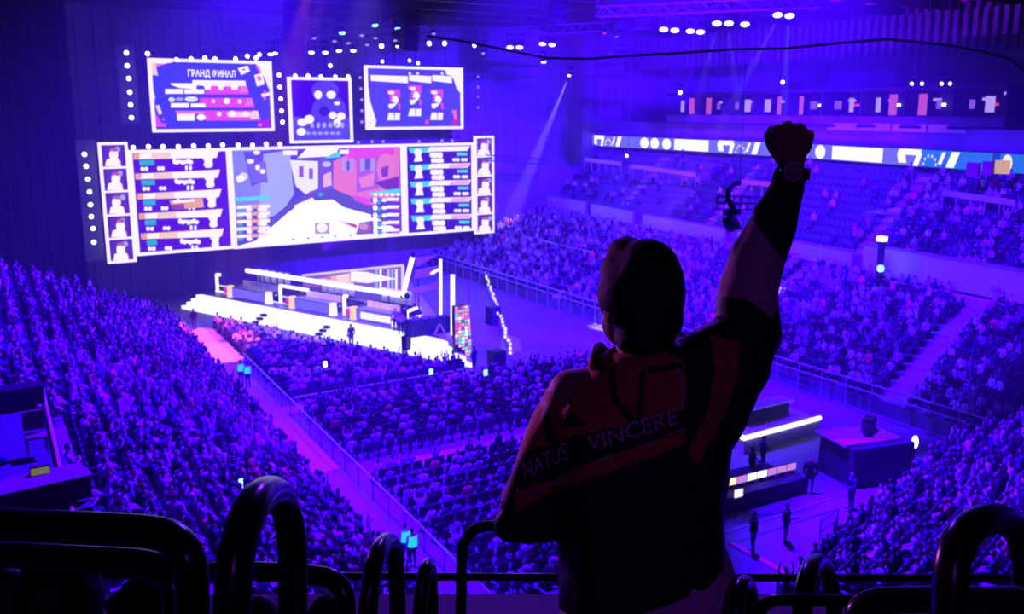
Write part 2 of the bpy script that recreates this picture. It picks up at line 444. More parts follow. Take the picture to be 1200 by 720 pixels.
# suites: glazed boxes with small lights
for k in range(9):
    y0 = 40 + k * 4.6; x0 = 69.5 + (y0 - 40) * .12
    zb = 16.1
    r = thing('suite_box', f'dark glazed suite with tiny lights, {ordn(k + 1)} from the near end of the row', 'suite', (x0 + 1.5, y0 + 2.3, zb), 'suites above the lit ribbon')
    f = MB()
    f.box((x0 + 2, y0 + 2.3, zb + .12), (4, 4.6, .24)).box((x0 + 2, y0 + 2.3, zb + 3.2), (4, 4.6, .24)).box((x0 + 3.8, y0 + 2.3, zb + 1.7), (.3, 4.6, 3.0)).box((x0 + 2, y0 + .08, zb + 1.7), (4, .16, 3.0))
    part(r, 'shell', f, M['boothdark'])
    p = MB().box((x0 + .1, y0 + 2.3, zb + .6), (.12, 4.4, .7)); part(r, 'parapet', p, M['darkwall'])
    for q, (dy, dz, mm) in enumerate(((1.0, 2.7, 'lamp_white'), (1.9, 2.72, 'lamp_dim'), (3.0, 1.9, 'lamp_white' if k % 3 else 'lamp_red'), (3.6, 2.3, 'lamp_dim'))):
        if (k + q) % 4 == 3 and k > 3: continue
        part(r, 'light_fitting', MB().box((x0 + 3.4, y0 + dy, zb + dz), (.15, .7 if mm != 'lamp_white' else .3, .22)), M[mm])
    for q in range(3): part(r, 'wall_screen', MB().box((x0 + 1.6, y0 + .8 + q * 1.45, zb + 1.9), (.08, .42 + .3 * ((k + q) % 2), 1.7 - .5 * ((q + k) % 3))), M[('suite_pink', 'lamp_dim', 'suite_violet')[(k + q) % 3]])
b = MB()
for k in range(4):
    y = 44.8 + k * 3.6; b.box((69.6 + (y - 40) * .12 - .35, y, 16.15), (.12, 3.4, .62), rz=-.12)
b.build_thing('parapet_banner', M['fascia'], 'pale four-panel banner hung below the dark suites', 'banner')

for i, (x0, y0, x1, y1, X) in enumerate(((742, 195, 815, 205, 66), (685, 187, 728, 192, 67), (870, 213, 930, 219, 66), (1010, 252, 1100, 240, 64), (1105, 226, 1190, 238, 63))):
    p, q = at(x0, y0, X=X), at(x1, y1, X=X); b = MB(); b.bar(p, q, .12, .4)
    for t in np.linspace(0, 1, 6): c = p * (1 - t) + q * t; b.tube([c - (0, 0, 1.2), c], .04, 5)
    b.build_thing('vomitory_rail', M['fascia'], ('pale rail in the upper tier left of the raised fist', 'pale rail in the upper tier below the left end of the ribbon', 'pale rail in the upper tier behind the raised forearm', 'pale rail in the upper tier above the post lamp', 'pale rail in the upper tier at its near end')[i], 'rail')
for k in range(3):
    p = at(1140 + k * 17, 205 - k * 1, X=63.5); MB().box(p + (0, 0, .4), (.3, .9 - .2 * (k == 1), .9)).build_thing('kiosk_panel', M['kiosk_warm' if k == 2 else 'dimred'], f'{"warm lit" if k == 2 else "pinkish"} kiosk panel under the ribbon, {ordn(k + 1)} of three', 'panel')

# ------------------------------------------------------------------ hung display wall above the stage
YS = 91.9
class Screen:
    def __init__(s, name, label, x0, x1, z0, z1, base, fr=.28, cells=0):
        s.root = thing(name, label, 'led screen', ((x0 + x1) / 2, YS + .3, z0), 'hung screens over the stage'); s.mb = MB(); s.l = 0; s.x = (x0, x1, z0, z1); s.cells = cells
        b = MB().box(((x0 + x1) / 2, YS + .3, (z0 + z1) / 2), (x1 - x0, .4, z1 - z0)); part(s.root, 'cabinet', b, M['screenblack'])
        f = MB(); xm, zm = (x0 + x1) / 2, (z0 + z1) / 2
        for z in (z0, z1): f.box((xm, YS, z), (x1 - x0 + fr, .35, fr))
        for x in (x0, x1): f.box((x, YS, zm), (fr, .35, z1 - z0 + fr))
        for k in range(1, cells): f.box((xm, YS, z0 + (z1 - z0) * k / cells), (x1 - x0, .33, fr * .8))
        part(s.root, 'frame', f, M['frame_led'])
        for x in (x0 + (x1 - x0) * .2, x0 + (x1 - x0) * .8): part(s.root, 'hanging_wire', MB().tube([(x, YS + .6, z1 - .3), (x, YS + .6, 27.95)], .03, 5), M['steel'])
        s.mb.cur = base; s.mb.poly([(x0, YS - .03, z1), (x1, YS - .03, z1), (x1, YS - .03, z0), (x0, YS - .03, z0)][::-1])
    def crop(s, ox, oy, k): s.o = (ox, oy, k); return s
    def poly(s, pts, col):
        s.l += 1; ox, oy, k = s.o; x0, x1, z0, z1 = s.x; P = []
        for a, c in pts:
            q = at(ox + a / k, oy + c / k, Y=YS); P.append((min(x1 - .05, max(x0 + .05, q[0])), YS - .04 - .0035 * s.l, min(z1 - .05, max(z0 + .05, q[2]))))
        s.mb.cur = col; s.mb.poly(P)
    def rect(s, x0, y0, x1, y1, col, sl=0., sh=0.):   # sl: shear along x, sh: drop to the right
        s.poly([(x0, y0), (x1, y0 + sh), (x1 + sl, y1 + sh), (x0 + sl, y1)], col)
    def ell(s, cx, cy_, rx, ry, col, n=14): s.poly([(cx + rx * math.cos(a), cy_ + ry * math.sin(a)) for a in np.linspace(0, 2 * math.pi, n + 1)[:-1]], col)
    def done(s): part(s.root, 'display', s.mb, M['screen'], tint=True)
WH = (1.1, 1.0, 1.05); OR = (.88, .42, .10); PO = (.95, .68, .42); TE = (.03, .46, .46); VI = (.10, .008, .55); TQ = (.10, .72, .72); PK = (.82, .08, .70); SA = (.85, .2, .4)

# left statistics screen
S = Screen('statistics_screen', 'square screen of orange and white player rows, left of the street game screen', 19.27, 28.02, 4.58, 13.9, VI).crop(150, 172, 5.54)
for i in range(5):
    dx, dy = 11 * i, 129 * i
    S.poly([(33 + dx, 46 + dy), (590 + dx * .6, 20 + dy * .985), (575 + dx * .6, 74 + dy * .985), (36 + dx, 84 + dy)], OR)
    S.poly([(160 + dx, 42 + dy), (285 + dx, 36 + dy), (285 + dx, 74 + dy), (160 + dx, 80 + dy)], PO)
    S.poly([(75 + dx, 46 + dy), (155 + dx, 42 + dy), (155 + dx, 76 + dy), (75 + dx, 80 + dy)], WH)
    S.poly([(275 + dx, 38 + dy), (588 + dx * .6, 22 + dy * .985), (572 + dx * .6, 72 + dy * .985), (275 + dx, 76 + dy)], WH)
    S.rect(72 + dx, 90 + dy, 168 + dx - 8 * i, 122 + dy, TE, 3, -3)
    for x in (92, 118, 200, 224): S.ell(x + dx, 144 + dy - (3 if x > 150 else 0), 13, 14, WH)
    for x in (378, 405): S.ell(x + dx * .8, 137 + dy, 9, 17, WH)
    for x in range(300, 410, 18): S.ell(x + dx, 95 + dy + (x % 5) * 2, 13, 12 + (x % 7), WH)
    if i == 2: S.poly([(265, 350), (478, 332), (490, 392), (290, 408)], OR); S.poly([(268, 375), (360, 368), (362, 402), (285, 408)], (.35, .06, .25)); S.rect(290, 348, 428, 366, WH, 0, -10)
    S.poly([(478 + dx, 70 + dy), (552 + dx * .8, 64 + dy), (545 + dx * .8, 95 + dy), (550 + dx * .8, 125 + dy), (530 + dx * .8, 137 + dy), (500 + dx, 136 + dy), (488 + dx, 118 + dy), (496 + dx, 96 + dy)], WH)
S.done()
# street game screen
S = Screen('game_screen', 'widest screen showing a sunny street with pink houses', 28.3, 46.4, 4.52, 13.95, (.10, .06, .5)).crop(330, 150, 4.237)
S.poly([(-250, 100), (-60, 100), (-10, 330), (-250, 460)], (.25, .26, .85)); S.poly([(-190, 120), (-40, 110), (-60, 250), (-150, 290)], (.12, .08, .55))
S.poly([(-90, 130), (40, 110), (60, 330), (0, 420), (-120, 470)], (.42, .45, 1.0))
S.poly([(40, 160), (180, 165), (180, 300), (120, 330), (70, 290)], (.95, .9, .95)); S.rect(85, 190, 108, 245, (.3, .1, .5)); S.rect(135, 200, 155, 255, (.3, .1, .5))
S.poly([(180, 150), (250, 160), (255, 300), (140, 360), (130, 320), (185, 300)], (.20, .09, .55)); S.poly([(205, 235), (245, 215), (248, 285), (205, 295)], (.9, .5, .5)); S.ell(222, 180, 22, 14, (.6, .6, 1))
S.poly([(255, 165), (385, 105), (580, 95), (585, 330), (440, 390), (255, 345)], SA)
S.poly([(320, 100), (560, 95), (555, 135), (470, 150), (330, 165)], PK); S.poly([(370, 150), (480, 140), (480, 300), (370, 320)], (.45, .12, .6)); S.ell(515, 200, 45, 75, (.85, .22, .45)); S.poly([(380, 250), (460, 220), (455, 285), (395, 300)], (.9, .25, .45))
for x0, x1 in ((300, 320), (335, 355), (388, 410), (440, 462)): S.rect(x0, 150, x1, 215, (.5, .35, .9))
S.rect(320, 165, 336, 210, (.12, .1, .55)); S.rect(412, 155, 438, 205, (.12, .1, .55)); S.poly([(460, 270), (580, 240), (580, 330), (500, 300)], (.22, .03, .4)); S.poly([(490, 200), (530, 185), (525, 240), (495, 245)], (.25, .05, .4))
S.poly([(70, 345), (250, 300), (440, 380), (590, 440), (590, 460), (-10, 480), (-100, 490)], (.12, .09, .4)); S.poly([(350, 330), (440, 355), (430, 385), (360, 360)], PK)
S.poly([(-130, 560), (30, 420), (110, 365), (250, 355), (310, 395), (440, 430), (600, 520), (600, 545), (-250, 590)], (1.2, 1.15, 1.1))
S.poly([(60, 385), (150, 345), (170, 365), (60, 400)], WH); S.ell(192, 330, 12, 10, TE); S.poly([(255, 450), (340, 478), (370, 490), (345, 492)], OR); S.poly([(310, 465), (370, 480), (370, 500)], (.5, .02, .3))
S.poly([(365, 530), (385, 470), (450, 460), (460, 525)], (.25, .12, .3)); S.ell(405, 490, 22, 18, (.7, .3, .35)); S.rect(162, 470, 235, 525, (.5, .35, .4)); S.ell(198, 495, 27, 24, WH)
S.poly([(75, 150), (125, 97), (285, 97), (260, 140)], WH); S.rect(5, 112, 75, 135, WH); S.rect(285, 108, 330, 130, WH); S.poly([(205, 152), (265, 120), (285, 120), (290, 145)], TQ)
for x in (55, 130, 200, 262, 338): S.ell(x, 552 - (x - 55) * .07, 8, 4, (.2, .1, .25))
for k in range(5):                                   # the two player lists
    y = 340 + k * 38; S.rect(440, y + 8, 580, y + 30, (.10, .03, .5)); S.rect(520, y + 6, 582, y + 22, WH, -8); S.ell(460, y + 18, 12, 15, WH); S.ell(480, y + 26, 8, 13, TE); S.ell(505, y + 18, 14, 10, WH); S.rect(545, y + 20, 582, y + 27, PK)
S.poly([(432, 318), (582, 300), (582, 325), (440, 335)], TQ)
for x in range(460, 580, 28): S.ell(x, 330, 11, 9, WH)
S.crop(90, 150, 4.236)
S.rect(775, 345, 950, 365, TQ, 0, -10)
for k in range(5):
    y = 392 + k * 36; S.rect(782, y - 8, 950, y + 10, OR, 0, -8); S.rect(790, y - 6, 860, y + 8, WH, 0, -3); S.rect(900, y - 10, 952, y + 6, WH, 0, -3); S.ell(806, y + 16, 14, 8, TE); S.ell(850, y + 14, 14, 10, WH); S.ell(915, y + 12, 26, 9, WH)
for q in ((800, 262, 12), (820, 240, 22), (880, 200, 14), (900, 180, 12), (850, 165, 14), (915, 225, 16), (870, 225, 12)): S.ell(q[0], q[1], q[2], q[2] * .9, (.8, .75, 1.1))
S.poly([(840, 180), (930, 165), (940, 270), (860, 270)], (.18, .14, .75)); S.ell(890, 195, 12, 14, WH); S.ell(915, 215, 14, 12, WH); S.ell(805, 250, 22, 18, WH); S.ell(860, 165, 12, 10, WH); S.ell(885, 122, 18, 10, WH)
S.done()
# right statistics screen
S = Screen('statistics_screen', 'screen of turquoise and white player rows, right of the street game screen', 46.85, 55.1, 4.5, 13.95, (.06, .01, .48)).crop(330, 150, 4.237)
for i in range(5):
    dx, dy = 1.5 * i, 84 * i
    S.rect(630 + dx, 100 + dy, 735 + dx, 126 + dy, TQ, 8, -4); S.rect(735 + dx, 94 + dy, 935 + dx, 118 + dy, WH, -14, -4)
    if i: S.rect(835 + dx, 96 + dy, 925 + dx, 116 + dy, (.95, .45, .75), -8, -4)
    S.poly([(658 + dx, 110 + dy), (690 + dx, 108 + dy), (692 + dx, 140 + dy), (700 + dx, 165 + dy), (655 + dx, 168 + dy), (664 + dx, 140 + dy)], WH); S.ell(676 + dx, 122 + dy, 19, 20, WH)
    for x in range(745, 800, 14): S.ell(x + dx, 135 + dy, 12, 12 + x % 4, WH); S.ell(x + 6 + dx, 162 + dy, 11, 11 + x % 3, WH)
    S.rect(868 + dx, 123 + dy, 920 + dx, 138 + dy, TQ)
    for x in (855, 872, 897, 912): S.ell(x + dx, 158 + dy, 10, 9, WH)
S.done()
# portrait columns
def portraits(label, x0, x1, ox, cells, cx, wid, seed):
    S = Screen('portrait_column', label, x0, x1, 4.05, 14.65, (.08, .02, .34), .24, 5).crop(0, 0, 1)
    rr = random.Random(seed)
    for k in range(5):
        xa, ya = at(0, 0, Y=YS)[0], 0
        zc = 14.65 - (k + .5) * 2.12; X0 = (x0 + x1) / 2
        px, py, _ = proj((X0, YS, zc)); h = 1125 * 1.06 / proj((X0, YS, zc))[2]; w = h * .8
        S.poly([(px - w, py - h * .9), (px + w, py - h * .95), (px + w, py + h * .9), (px - w, py + h * .95)], (.12, .03, .35))
        S.ell(px + w * rr.uniform(.3, .7), py - h * .5, w * .3, h * .25, (.45, .4, .95)); S.ell(px + w * .5, py + h * .6, w * .3, h * .25, (.8, .15, .4))
        a = rr.uniform(-.15, .15)
        S.poly([(px - w * .9, py + h * .9), (px - w * .75, py + h * .35), (px - w * .1, py + h * .15), (px + w * .6, py + h * .3), (px + w * .8, py + h * .9)], (1.1, 1, 1.05))
        S.ell(px + a * w, py - h * .05, w * .48, h * .52, (1.2, 1.0, 1.0)); S.ell(px + a * w, py - h * .48, w * .45, h * .18, (.45, .12, .3)); S.ell(px + a * w - w * .1, py - h * .02, w * .36, h * .36, WH)
    S.done()
portraits('tall column of five player portraits at the left end of the screens', 16.72, 18.95, 0, 5, 0, 0, 3)
portraits('tall column of five player portraits at the right end of the screens', 55.5, 57.75, 0, 5, 0, 0, 5)
# upper left screen
NV = (.06, .05, .72)
S = Screen('title_screen', 'upper left screen with a white title and three magenta bars', 21.5, 32.6, 15.72, 22.0, NV).crop(170, 65, 8.0)
S.poly([(25, 40), (260, 42), (255, 65), (170, 78), (95, 105), (60, 90)], WH); S.poly([(95, 75), (200, 78), (95, 108)], SA); S.poly([(40, 70), (95, 65), (120, 190), (60, 180)], PO)
S.poly([(55, 290), (95, 390), (90, 420), (65, 410)], PO); S.poly([(95, 470), (130, 465), (160, 545), (130, 560)], PO); S.poly([(85, 520), (150, 630), (200, 640), (195, 670), (95, 670)], PK); S.ell(170, 598, 12, 15, PK)
S.poly([(1035, 75), (1165, 75), (1160, 320), (1120, 215)], WH); S.poly([(1035, 100), (1065, 95), (1145, 320), (1120, 250)], SA)
S.poly([(865, 120), (960, 95), (980, 150), (900, 185)], WH); S.ell(922, 132, 16, 8, NV); S.poly([(1020, 185), (1095, 165), (1118, 270), (1048, 292)], WH); S.poly([(1038, 200), (1080, 190), (1090, 235), (1060, 245)], SA); S.poly([(1085, 360), (1165, 345), (1160, 375), (1095, 390)], WH); S.ell(1118, 345, 14, 18, PK); S.ell(1118, 402, 14, 18, PK)
S.poly([(1070, 615), (1165, 600), (1160, 668), (1040, 668)], (.5, .01, .4)); S.ell(1075, 650, 20, 16, SA)
for j, (y0, y1, xa, xb) in enumerate(((285, 365, 560, 950), (398, 490, 510, 1000), (515, 612, 560, 1055))):
    S.poly([(xa, y0), (xb, y0), (xb + 24, y1), (xa, y1)], PK)
    S.poly([(xb - 50, y0 + 5), (xb - 2, y0 + 5), (xb + 18, y1 - 25), (xb - 70, y1 - 10)], SA if j < 2 else PO)
S.poly([(440, 232), (935, 238), (945, 285), (870, 288), (860, 325), (810, 320), (800, 290), (735, 290), (720, 328), (690, 322), (680, 285), (615, 285), (610, 322), (560, 320), (545, 285), (440, 280)], WH)
S.poly([(230, 260), (440, 262), (480, 285), (480, 320), (320, 305), (250, 280)], WH); S.rect(185, 315, 355, 360, WH); S.rect(365, 318, 550, 360, WH)
S.ell(245, 415, 30, 24, (.75, .8, 1.1)); S.ell(430, 410, 62, 26, (.85, .85, 1.15)); S.ell(320, 410, 40, 18, (.4, .4, .95)); S.rect(238, 447, 408, 490, WH); S.rect(425, 450, 560, 486, WH)
for q in ((635, 430, 17), (762, 428, 30), (883, 432, 20), (690, 550, 22), (812, 548, 32), (935, 550, 28), (1020, 548, 28)): S.ell(q[0], q[1], q[2], q[2] * .95, WH)
S.poly([(760, 530), (1040, 530), (1050, 580), (770, 575)], PO)
for q in ((812, 548, 32), (935, 550, 28)): S.ell(q[0], q[1], q[2], q[2] * .9, WH)
S.poly([(275, 520), (560, 520), (560, 545), (300, 560)], SA); S.rect(295, 548, 460, 612, WH); S.ell(520, 580, 42, 30, WH)
S.done(); TS = S
def text_mesh(body, size, extr=.01, off=0.0):
    c = bpy.data.curves.new('t', 'FONT'); c.body = body; c.size = size; c.extrude = extr; c.offset = off; c.resolution_u = 3
    o = link('t', c); dg = bpy.context.evaluated_depsgraph_get(); me = bpy.data.meshes.new_from_object(o.evaluated_get(dg))
    bpy.data.objects.remove(o); bpy.data.curves.remove(c); return me
def flat_text(root, body, p0, width, height, mt, off=.02, name='title'):
    me = text_mesh(body, 1.0, .005, off); v = vcoords(me); lo, hi = v.min(0), v.max(0)
    k = np.zeros_like(v); k[:, 0] = (v[:, 0] - lo[0]) / (hi[0] - lo[0]) * width; k[:, 2] = (v[:, 1] - lo[1]) / (hi[1] - lo[1]) * height; k[:, 1] = -v[:, 2]
    k += np.array(p0) - np.array(root['_w']); me.vertices.foreach_set('co', k.astype(np.float32).ravel()); me.materials.clear(); me.materials.append(mt); me.update()
    return link(name, me, root)
a = at(170 + 395 / 8, 65 + 212 / 8, Y=YS); c = at(170 + 838 / 8, 65 + 150 / 8, Y=YS)
flat_text(S.root, 'ГРАНД ФИНАЛ', (a[0], YS - .3, a[2]), c[0] - a[0], .8, M['frame_led'], .03)
# upper right screen
S = Screen('title_screen', 'upper right screen with three pink and white player cards', 42.62, 53.8, 15.72, 21.9, (.09, .06, .80)).crop(425, 72, 8.78)
S.poly([(840, 85), (1010, 80), (1010, 330), (965, 280), (940, 200), (915, 150), (860, 135)], WH); S.poly([(30, 190), (62, 300), (75, 410), (138, 610), (125, 680), (40, 680)], WH); S.ell(80, 632, 14, 10, PO); S.ell(107, 605, 10, 14, PO)
S.poly([(915, 495), (975, 500), (980, 650), (895, 652), (935, 600)], (.62, .02, .5)); S.poly([(915, 500), (955, 500), (970, 600), (945, 600)], SA); S.ell(658, 622, 22, 26, PK)
for x in (482, 562, 815): S.ell(x, 125, 15, 17, (.9, .75, 1.1))
for x0, x1 in ((80, 462), (474, 702), (712, 915)):
    S.poly([(x0, 140), (x1, 152), (x1, 225), (x0, 200)], WH)
for k, (x, y) in enumerate(((245, 290), (462, 248), (685, 288))):
    S.poly([(x, y), (x + 135, y), (x + 138, y + 85), (x + 120, y + 85), (x + 100, y + 50), (x, y + 35)], PK); S.poly([(x + 30, y + 50), (x + 90, y + 40), (x + 90, y + 110), (x + 30, y + 130)], PK)
    S.ell(x + 45, y + 32, 34, 18, WH); S.poly([(x + 60, y + 60), (x + 100, y + 65), (x + 125, y + 110), (x + 105, y + 140), (x + 50, y + 125)], WH); S.poly([(x + 15, y + 150), (x + 110, y + 135), (x + 85, y + 165), (x + 55, y + 195), (x + 20, y + 195)], WH); S.rect(x + 112, y + 140, x + 138, y + 205, PK, 4)
    S.poly([(x + 18, y + 240), (x + 70, y + 238), (x + 75, y + 315), (x, y + 315)], WH); S.rect(x + 82, y + 240, x + 135, y + 315, WH, -4)
S.done()
# centre map screen
S = Screen('map_screen', 'small square screen with a dark round map, centre of the upper row', 34.45, 40.8, 14.5, 20.6, (.05, .0, .46)).crop(320, 50, 4.286)
S.ell(280, 350, 90, 90, (.10, .05, .66)); S.ell(260, 240, 70, 50, (.10, .05, .66)); S.ell(330, 420, 60, 70, (.12, .08, .72)); S.ell(120, 430, 60, 60, (.12, .08, .72)); S.ell(255, 345, 26, 26, (.03, .01, .35)); S.poly([(100, 420), (380, 420), (380, 485), (100, 490)], (.10, .07, .66))
for x, y, rx, ry in ((225, 262, 20, 22), (290, 262, 24, 20), (320, 305, 16, 9), (145, 400, 25, 20), (180, 385, 25, 22), (140, 448, 24, 20), (298, 365, 20, 18), (340, 370, 22, 20), (320, 405, 19, 24)): S.ell(x, y, rx, ry, WH)
for x in range(175, 335, 30): S.ell(x, 455, 12, 8, (.4, .4, 1.0)); S.ell(x + 20, 415, 10, 14, (.45, .45, 1.0))
S.done()

# round wall lamps on the truss and cloth around the screens
def wall_lamp(px, py, label, r=.21, Y=91.2, mt='lamp_white'):
    p = at(px, py, Y=Y); b = MB(); b.sph((p[0], p[1], p[2]), (r, r * .6, r), 10, 6, 0); b.tube([(p[0], p[1] + .1, p[2]), (p[0], p[1] + .5, p[2])], r * .8, 8, 1)
    b.build_thing('wall_lamp', [M[mt], M['lampbody']], label, 'lamp', 'round lamps around the screens', smooth=True)
def col_(pts, what, frm='from the top', mt='lamp_white', r=.21, Y=91.2):
    for i, (x, y) in enumerate(pts): wall_lamp(x, y, f'round lamp, {ordn(i + 1)} {frm} in {what}', r, Y, mt)
col_([(148, 62), (149, 77), (151, 92), (152, 108), (153, 123), (154, 138)], 'column left of the upper left screen')
col_([(99, 181), (101, 195), (103, 210), (105, 225), (106, 240), (107, 254), (109, 268), (110, 284)], 'column left of the left portraits')
col_([(156, 173), (174, 172), (191, 172), (209, 172), (227, 171), (244, 171), (261, 170), (279, 170), (296, 170), (312, 169), (328, 169)], 'row above the left statistics screen', 'from the left')
col_([(327, 88), (328, 102), (329, 116), (330, 130), (331, 143)], 'column between upper left and map screens')
col_([(346, 89), (361, 89), (376, 90), (393, 90), (408, 90)], 'row on top of the map screen', 'from the left')
col_([(422, 91), (423, 104), (424, 117), (424, 130), (424, 143)], 'column right of the map screen', mt='lamp_dim', r=.16)
col_([(420, 167), (436, 166), (449, 166), (491, 166), (518, 165), (530, 165)], 'row above the right statistics screen', 'from the left', mt='lamp_dim', r=.17)
col_([(447, 54), (466, 53), (484, 52), (503, 51), (521, 51), (556, 53)], 'row high above the upper right screen', 'from the left', r=.26)
col_([(448, 72), (480, 71), (490, 74)], 'row on top of the upper right screen', 'from the left', r=.18)
col_([(560, 90), (560, 102), (560, 113), (560, 126)], 'faint column right of the upper right screen', mt='lamp_dim', r=.12)
col_([(207, 70), (224, 69), (240, 68), (252, 69), (276, 69), (290, 66), (300, 68), (304, 64)], 'row along the top of the upper left screen', 'from the left', r=.2)
wall_lamp(173, 63, 'small round white lamp alone above the upper left screen corner')
wall_lamp(387, 77, 'small round white lamp hanging just above the map screen')
b = MB()
for k in range(52): x = -11.5 + k * .52; b.tube([(x, 94.2 + .12 * (k % 2), .1), (x, 94.2 + .12 * (k % 2), 27)], .3, 7)
b.build_thing('drape', M['jblack'], 'tall black drape left of the hung screens', 'drape')
# cloth panels behind the lamp columns
for x0, x1, z0, z1, lab in ((18.9, 20.4, 16.4, 23.2, 'narrow dark cloth strip behind lamps left of the upper left screen'), (14.9, 16.5, 4.2, 15, 'narrow dark cloth strip behind lamps left of the left portraits')):
    MB().box(((x0 + x1) / 2, 92.6, (z0 + z1) / 2), (x1 - x0, .12, z1 - z0)).build_thing('cloth_strip', M['wall'], lab, 'cloth')

# ------------------------------------------------------------------ trusses, moving heads, hung speakers
def truss(p0, p1, w, label, kind='lighting_truss'):
    p0, p1 = np.array(p0, float), np.array(p1, float); d = p1 - p0; L = np.linalg.norm(d); d /= L
    u = np.cross(d, (0, 0, 1)); u = np.array((1., 0, 0)) if np.linalg.norm(u) < .01 else u / np.linalg.norm(u); v = np.cross(u, d)
    b = MB(); h = w / 2; n = max(2, int(L / w))
    for a, c in ((-h, -h), (h, -h), (h, h), (-h, h)): b.tube([p0 + u * a + v * c, p1 + u * a + v * c], .05, 5)
    for k in range(n):
        t0, t1 = p0 + d * L * k / n, p0 + d * L * (k + 1) / n; s = 1 if k % 2 else -1
        b.tube([t0 + u * h * s + v * h, t1 - u * h * s + v * h], .03, 4); b.tube([t0 + u * h + v * h * s, t1 + u * h - v * h * s], .03, 4); b.tube([t0 - u * h + v * h * s, t1 - u * h - v * h * s], .03, 4)
    for q in (p0, p1): b.tube([q + (0, 0, .2), (q[0], q[1], 26.7)], .03, 4)
    return b.build_thing(kind, M['steel'], label, 'truss')
truss(at(235, 58, Y=88), at(545, 40, Y=88), .8, 'lighting truss across the front of the stage, above the screens')
truss(at(260, 42, Y=80), at(520, 22, Y=80), .7, 'lighting truss over the stage, nearer the audience')
truss(at(560, 40, Y=72), at(760, 28, Y=66), .7, 'lighting truss right of the dark hanging speakers')
truss(at(700, 14, Y=58), at(960, 2, Y=44), .7, 'lighting truss with the big white spotlights')
truss(at(570, 185, Y=89), at(640, 190, Y=89), .6, 'low dark truss hanging right of the right portraits')
def moving_head(px, py, label, d=.3, Y=86, mt='lamp_white', aim=(0, -.3, -1)):
    p = at(px, py, Y=Y); r = thing('moving_head', label, 'stage light', p, 'stage lights on the trusses')
    a = np.array(aim, float); a /= np.linalg.norm(a)
    h = MB(); h.tube([p + a * .05, p - a * d * 1.6], [d, d * .7], 12); part(r, 'head', h, M['lampbody'], smooth=True)
    l = MB(); l.sph(p + a * .05, (d * .93, d * .93, d * .5) if abs(a[2]) > .7 else d * .93, 12, 8); part(r, 'lens', l, M[mt], smooth=True)
    y = MB(); q = p - a * d * .8
    for s in (-1, 1): y.bar(q + (s * d * 1.15, 0, 0), q + (s * d * 1.15, 0, d * 2.2), d * .25)
    y.box(q + (0, 0, d * 2.4), (d * 2.6, d * .9, d * .7)); part(r, 'yoke', y, M['lampbody'])
    part(r, 'drop_pipe', MB().tube([q + (0, 0, d * 2.4), (q[0], q[1], 27.95)], .025, 5), M['steel'])
TOP = [(317, 63, 'w'), (339, 57, 'd'), (365, 61, 'w'), (381, 61, 'w'), (397, 59, 'w'), (414, 59, 'w'), (401, 38, 't'), (439, 29, 't'), (466, 33, 't'), (481, 35, 'd'), (408, 50, 'd'), (430, 52, 'd'), (440, 44, 'd'), (463, 47, 'd'), (508, 39, 'd'), (368, 44, 'd'), (392, 48, 'd'), (424, 41, 'd'), (566, 62, 'd'), (322, 62, 'w')]
nm = {'w': ('white', 'lamp_white', .3), 'd': ('dim violet', 'lamp_dim', .22), 't': ('pale turquoise', 'lamp_teal', .34)}
cnt = {}
for (x, y, k) in sorted(TOP):
    cnt[k] = cnt.get(k, 0) + 1
    moving_head(x, y, f'{nm[k][0]} stage light, {ordn(cnt[k])} of its colour from the left over the stage', nm[k][2], 84 if y < 52 else 87.5, nm[k][1], (random.uniform(-.3, .3), -.5, -1))
for i, (x, y) in enumerate(((598, 55), (609, 55), (636, 51), (647, 52))): moving_head(x, y, f'white oval stage light, {ordn(i + 1)} in the foursome right of the stage', .34, 74, 'lamp_white', (-.5, -.4, -1))
for i, (x, y) in enumerate(((778, 34), (791, 35), (809, 36), (821, 37))): moving_head(x, y, f'bright white spotlight, {ordn(i + 1)} in the foursome left of the big pair', .34, 55, 'lamp_white', (-.6, -.5, -.8))
for i, (x, y) in enumerate(((840, 27), (854, 27), (873, 28))): moving_head(x, y, f'large white spotlight, {ordn(i + 1)} of three left of the brightest pair', .36, 52, 'lamp_white', (-.5, -.6, -.8))
for i, (x, y) in enumerate(((911, 17), (925, 18))): moving_head(x, y, f'brightest white spotlight casting a beam, {"left" if i == 0 else "right"} one of the pair', .36, 48, 'lamp_white', (-.4, -.7, -.8))
moving_head(637, 72, 'small white spotlight hanging alone below the truss cable', .3, 85)
moving_head(667, 88, 'white spotlight with a long slanting beam right of the screens', .26, 94, 'lamp_white', (-.35, -.2, -1))
moving_head(797, 108, 'single white lamp high on the far wall', .24, 76, 'lamp_white', (-.5, -.5, -.5))
moving_head(735, 182, 'white spotlight below the lit ribbon with a thin beam', .22, 83, 'lamp_white', (-1, -.1, -.7))
moving_head(723, 41, 'tiny white lamp on the dark hanging speaker column', .2, 62)
moving_head(508, 27, 'small red lamp above the stage trusses', .16, 84, 'lamp_red')
moving_head(708, 38, 'small red lamp beside the dark hanging speaker column', .18, 64, 'lamp_red')
moving_head(917, 96, 'single white lamp above the raised fist', .24, 72, 'lamp_white', (-.5, -.5, -.5))
for i, x in enumerate((1069, 1081, 1104, 1114)): moving_head(x, 98, f'tiny white lamp over the dark suites, {ordn(i + 1)} from the left', .16, 50, 'lamp_white', (-1, 0, -.2))
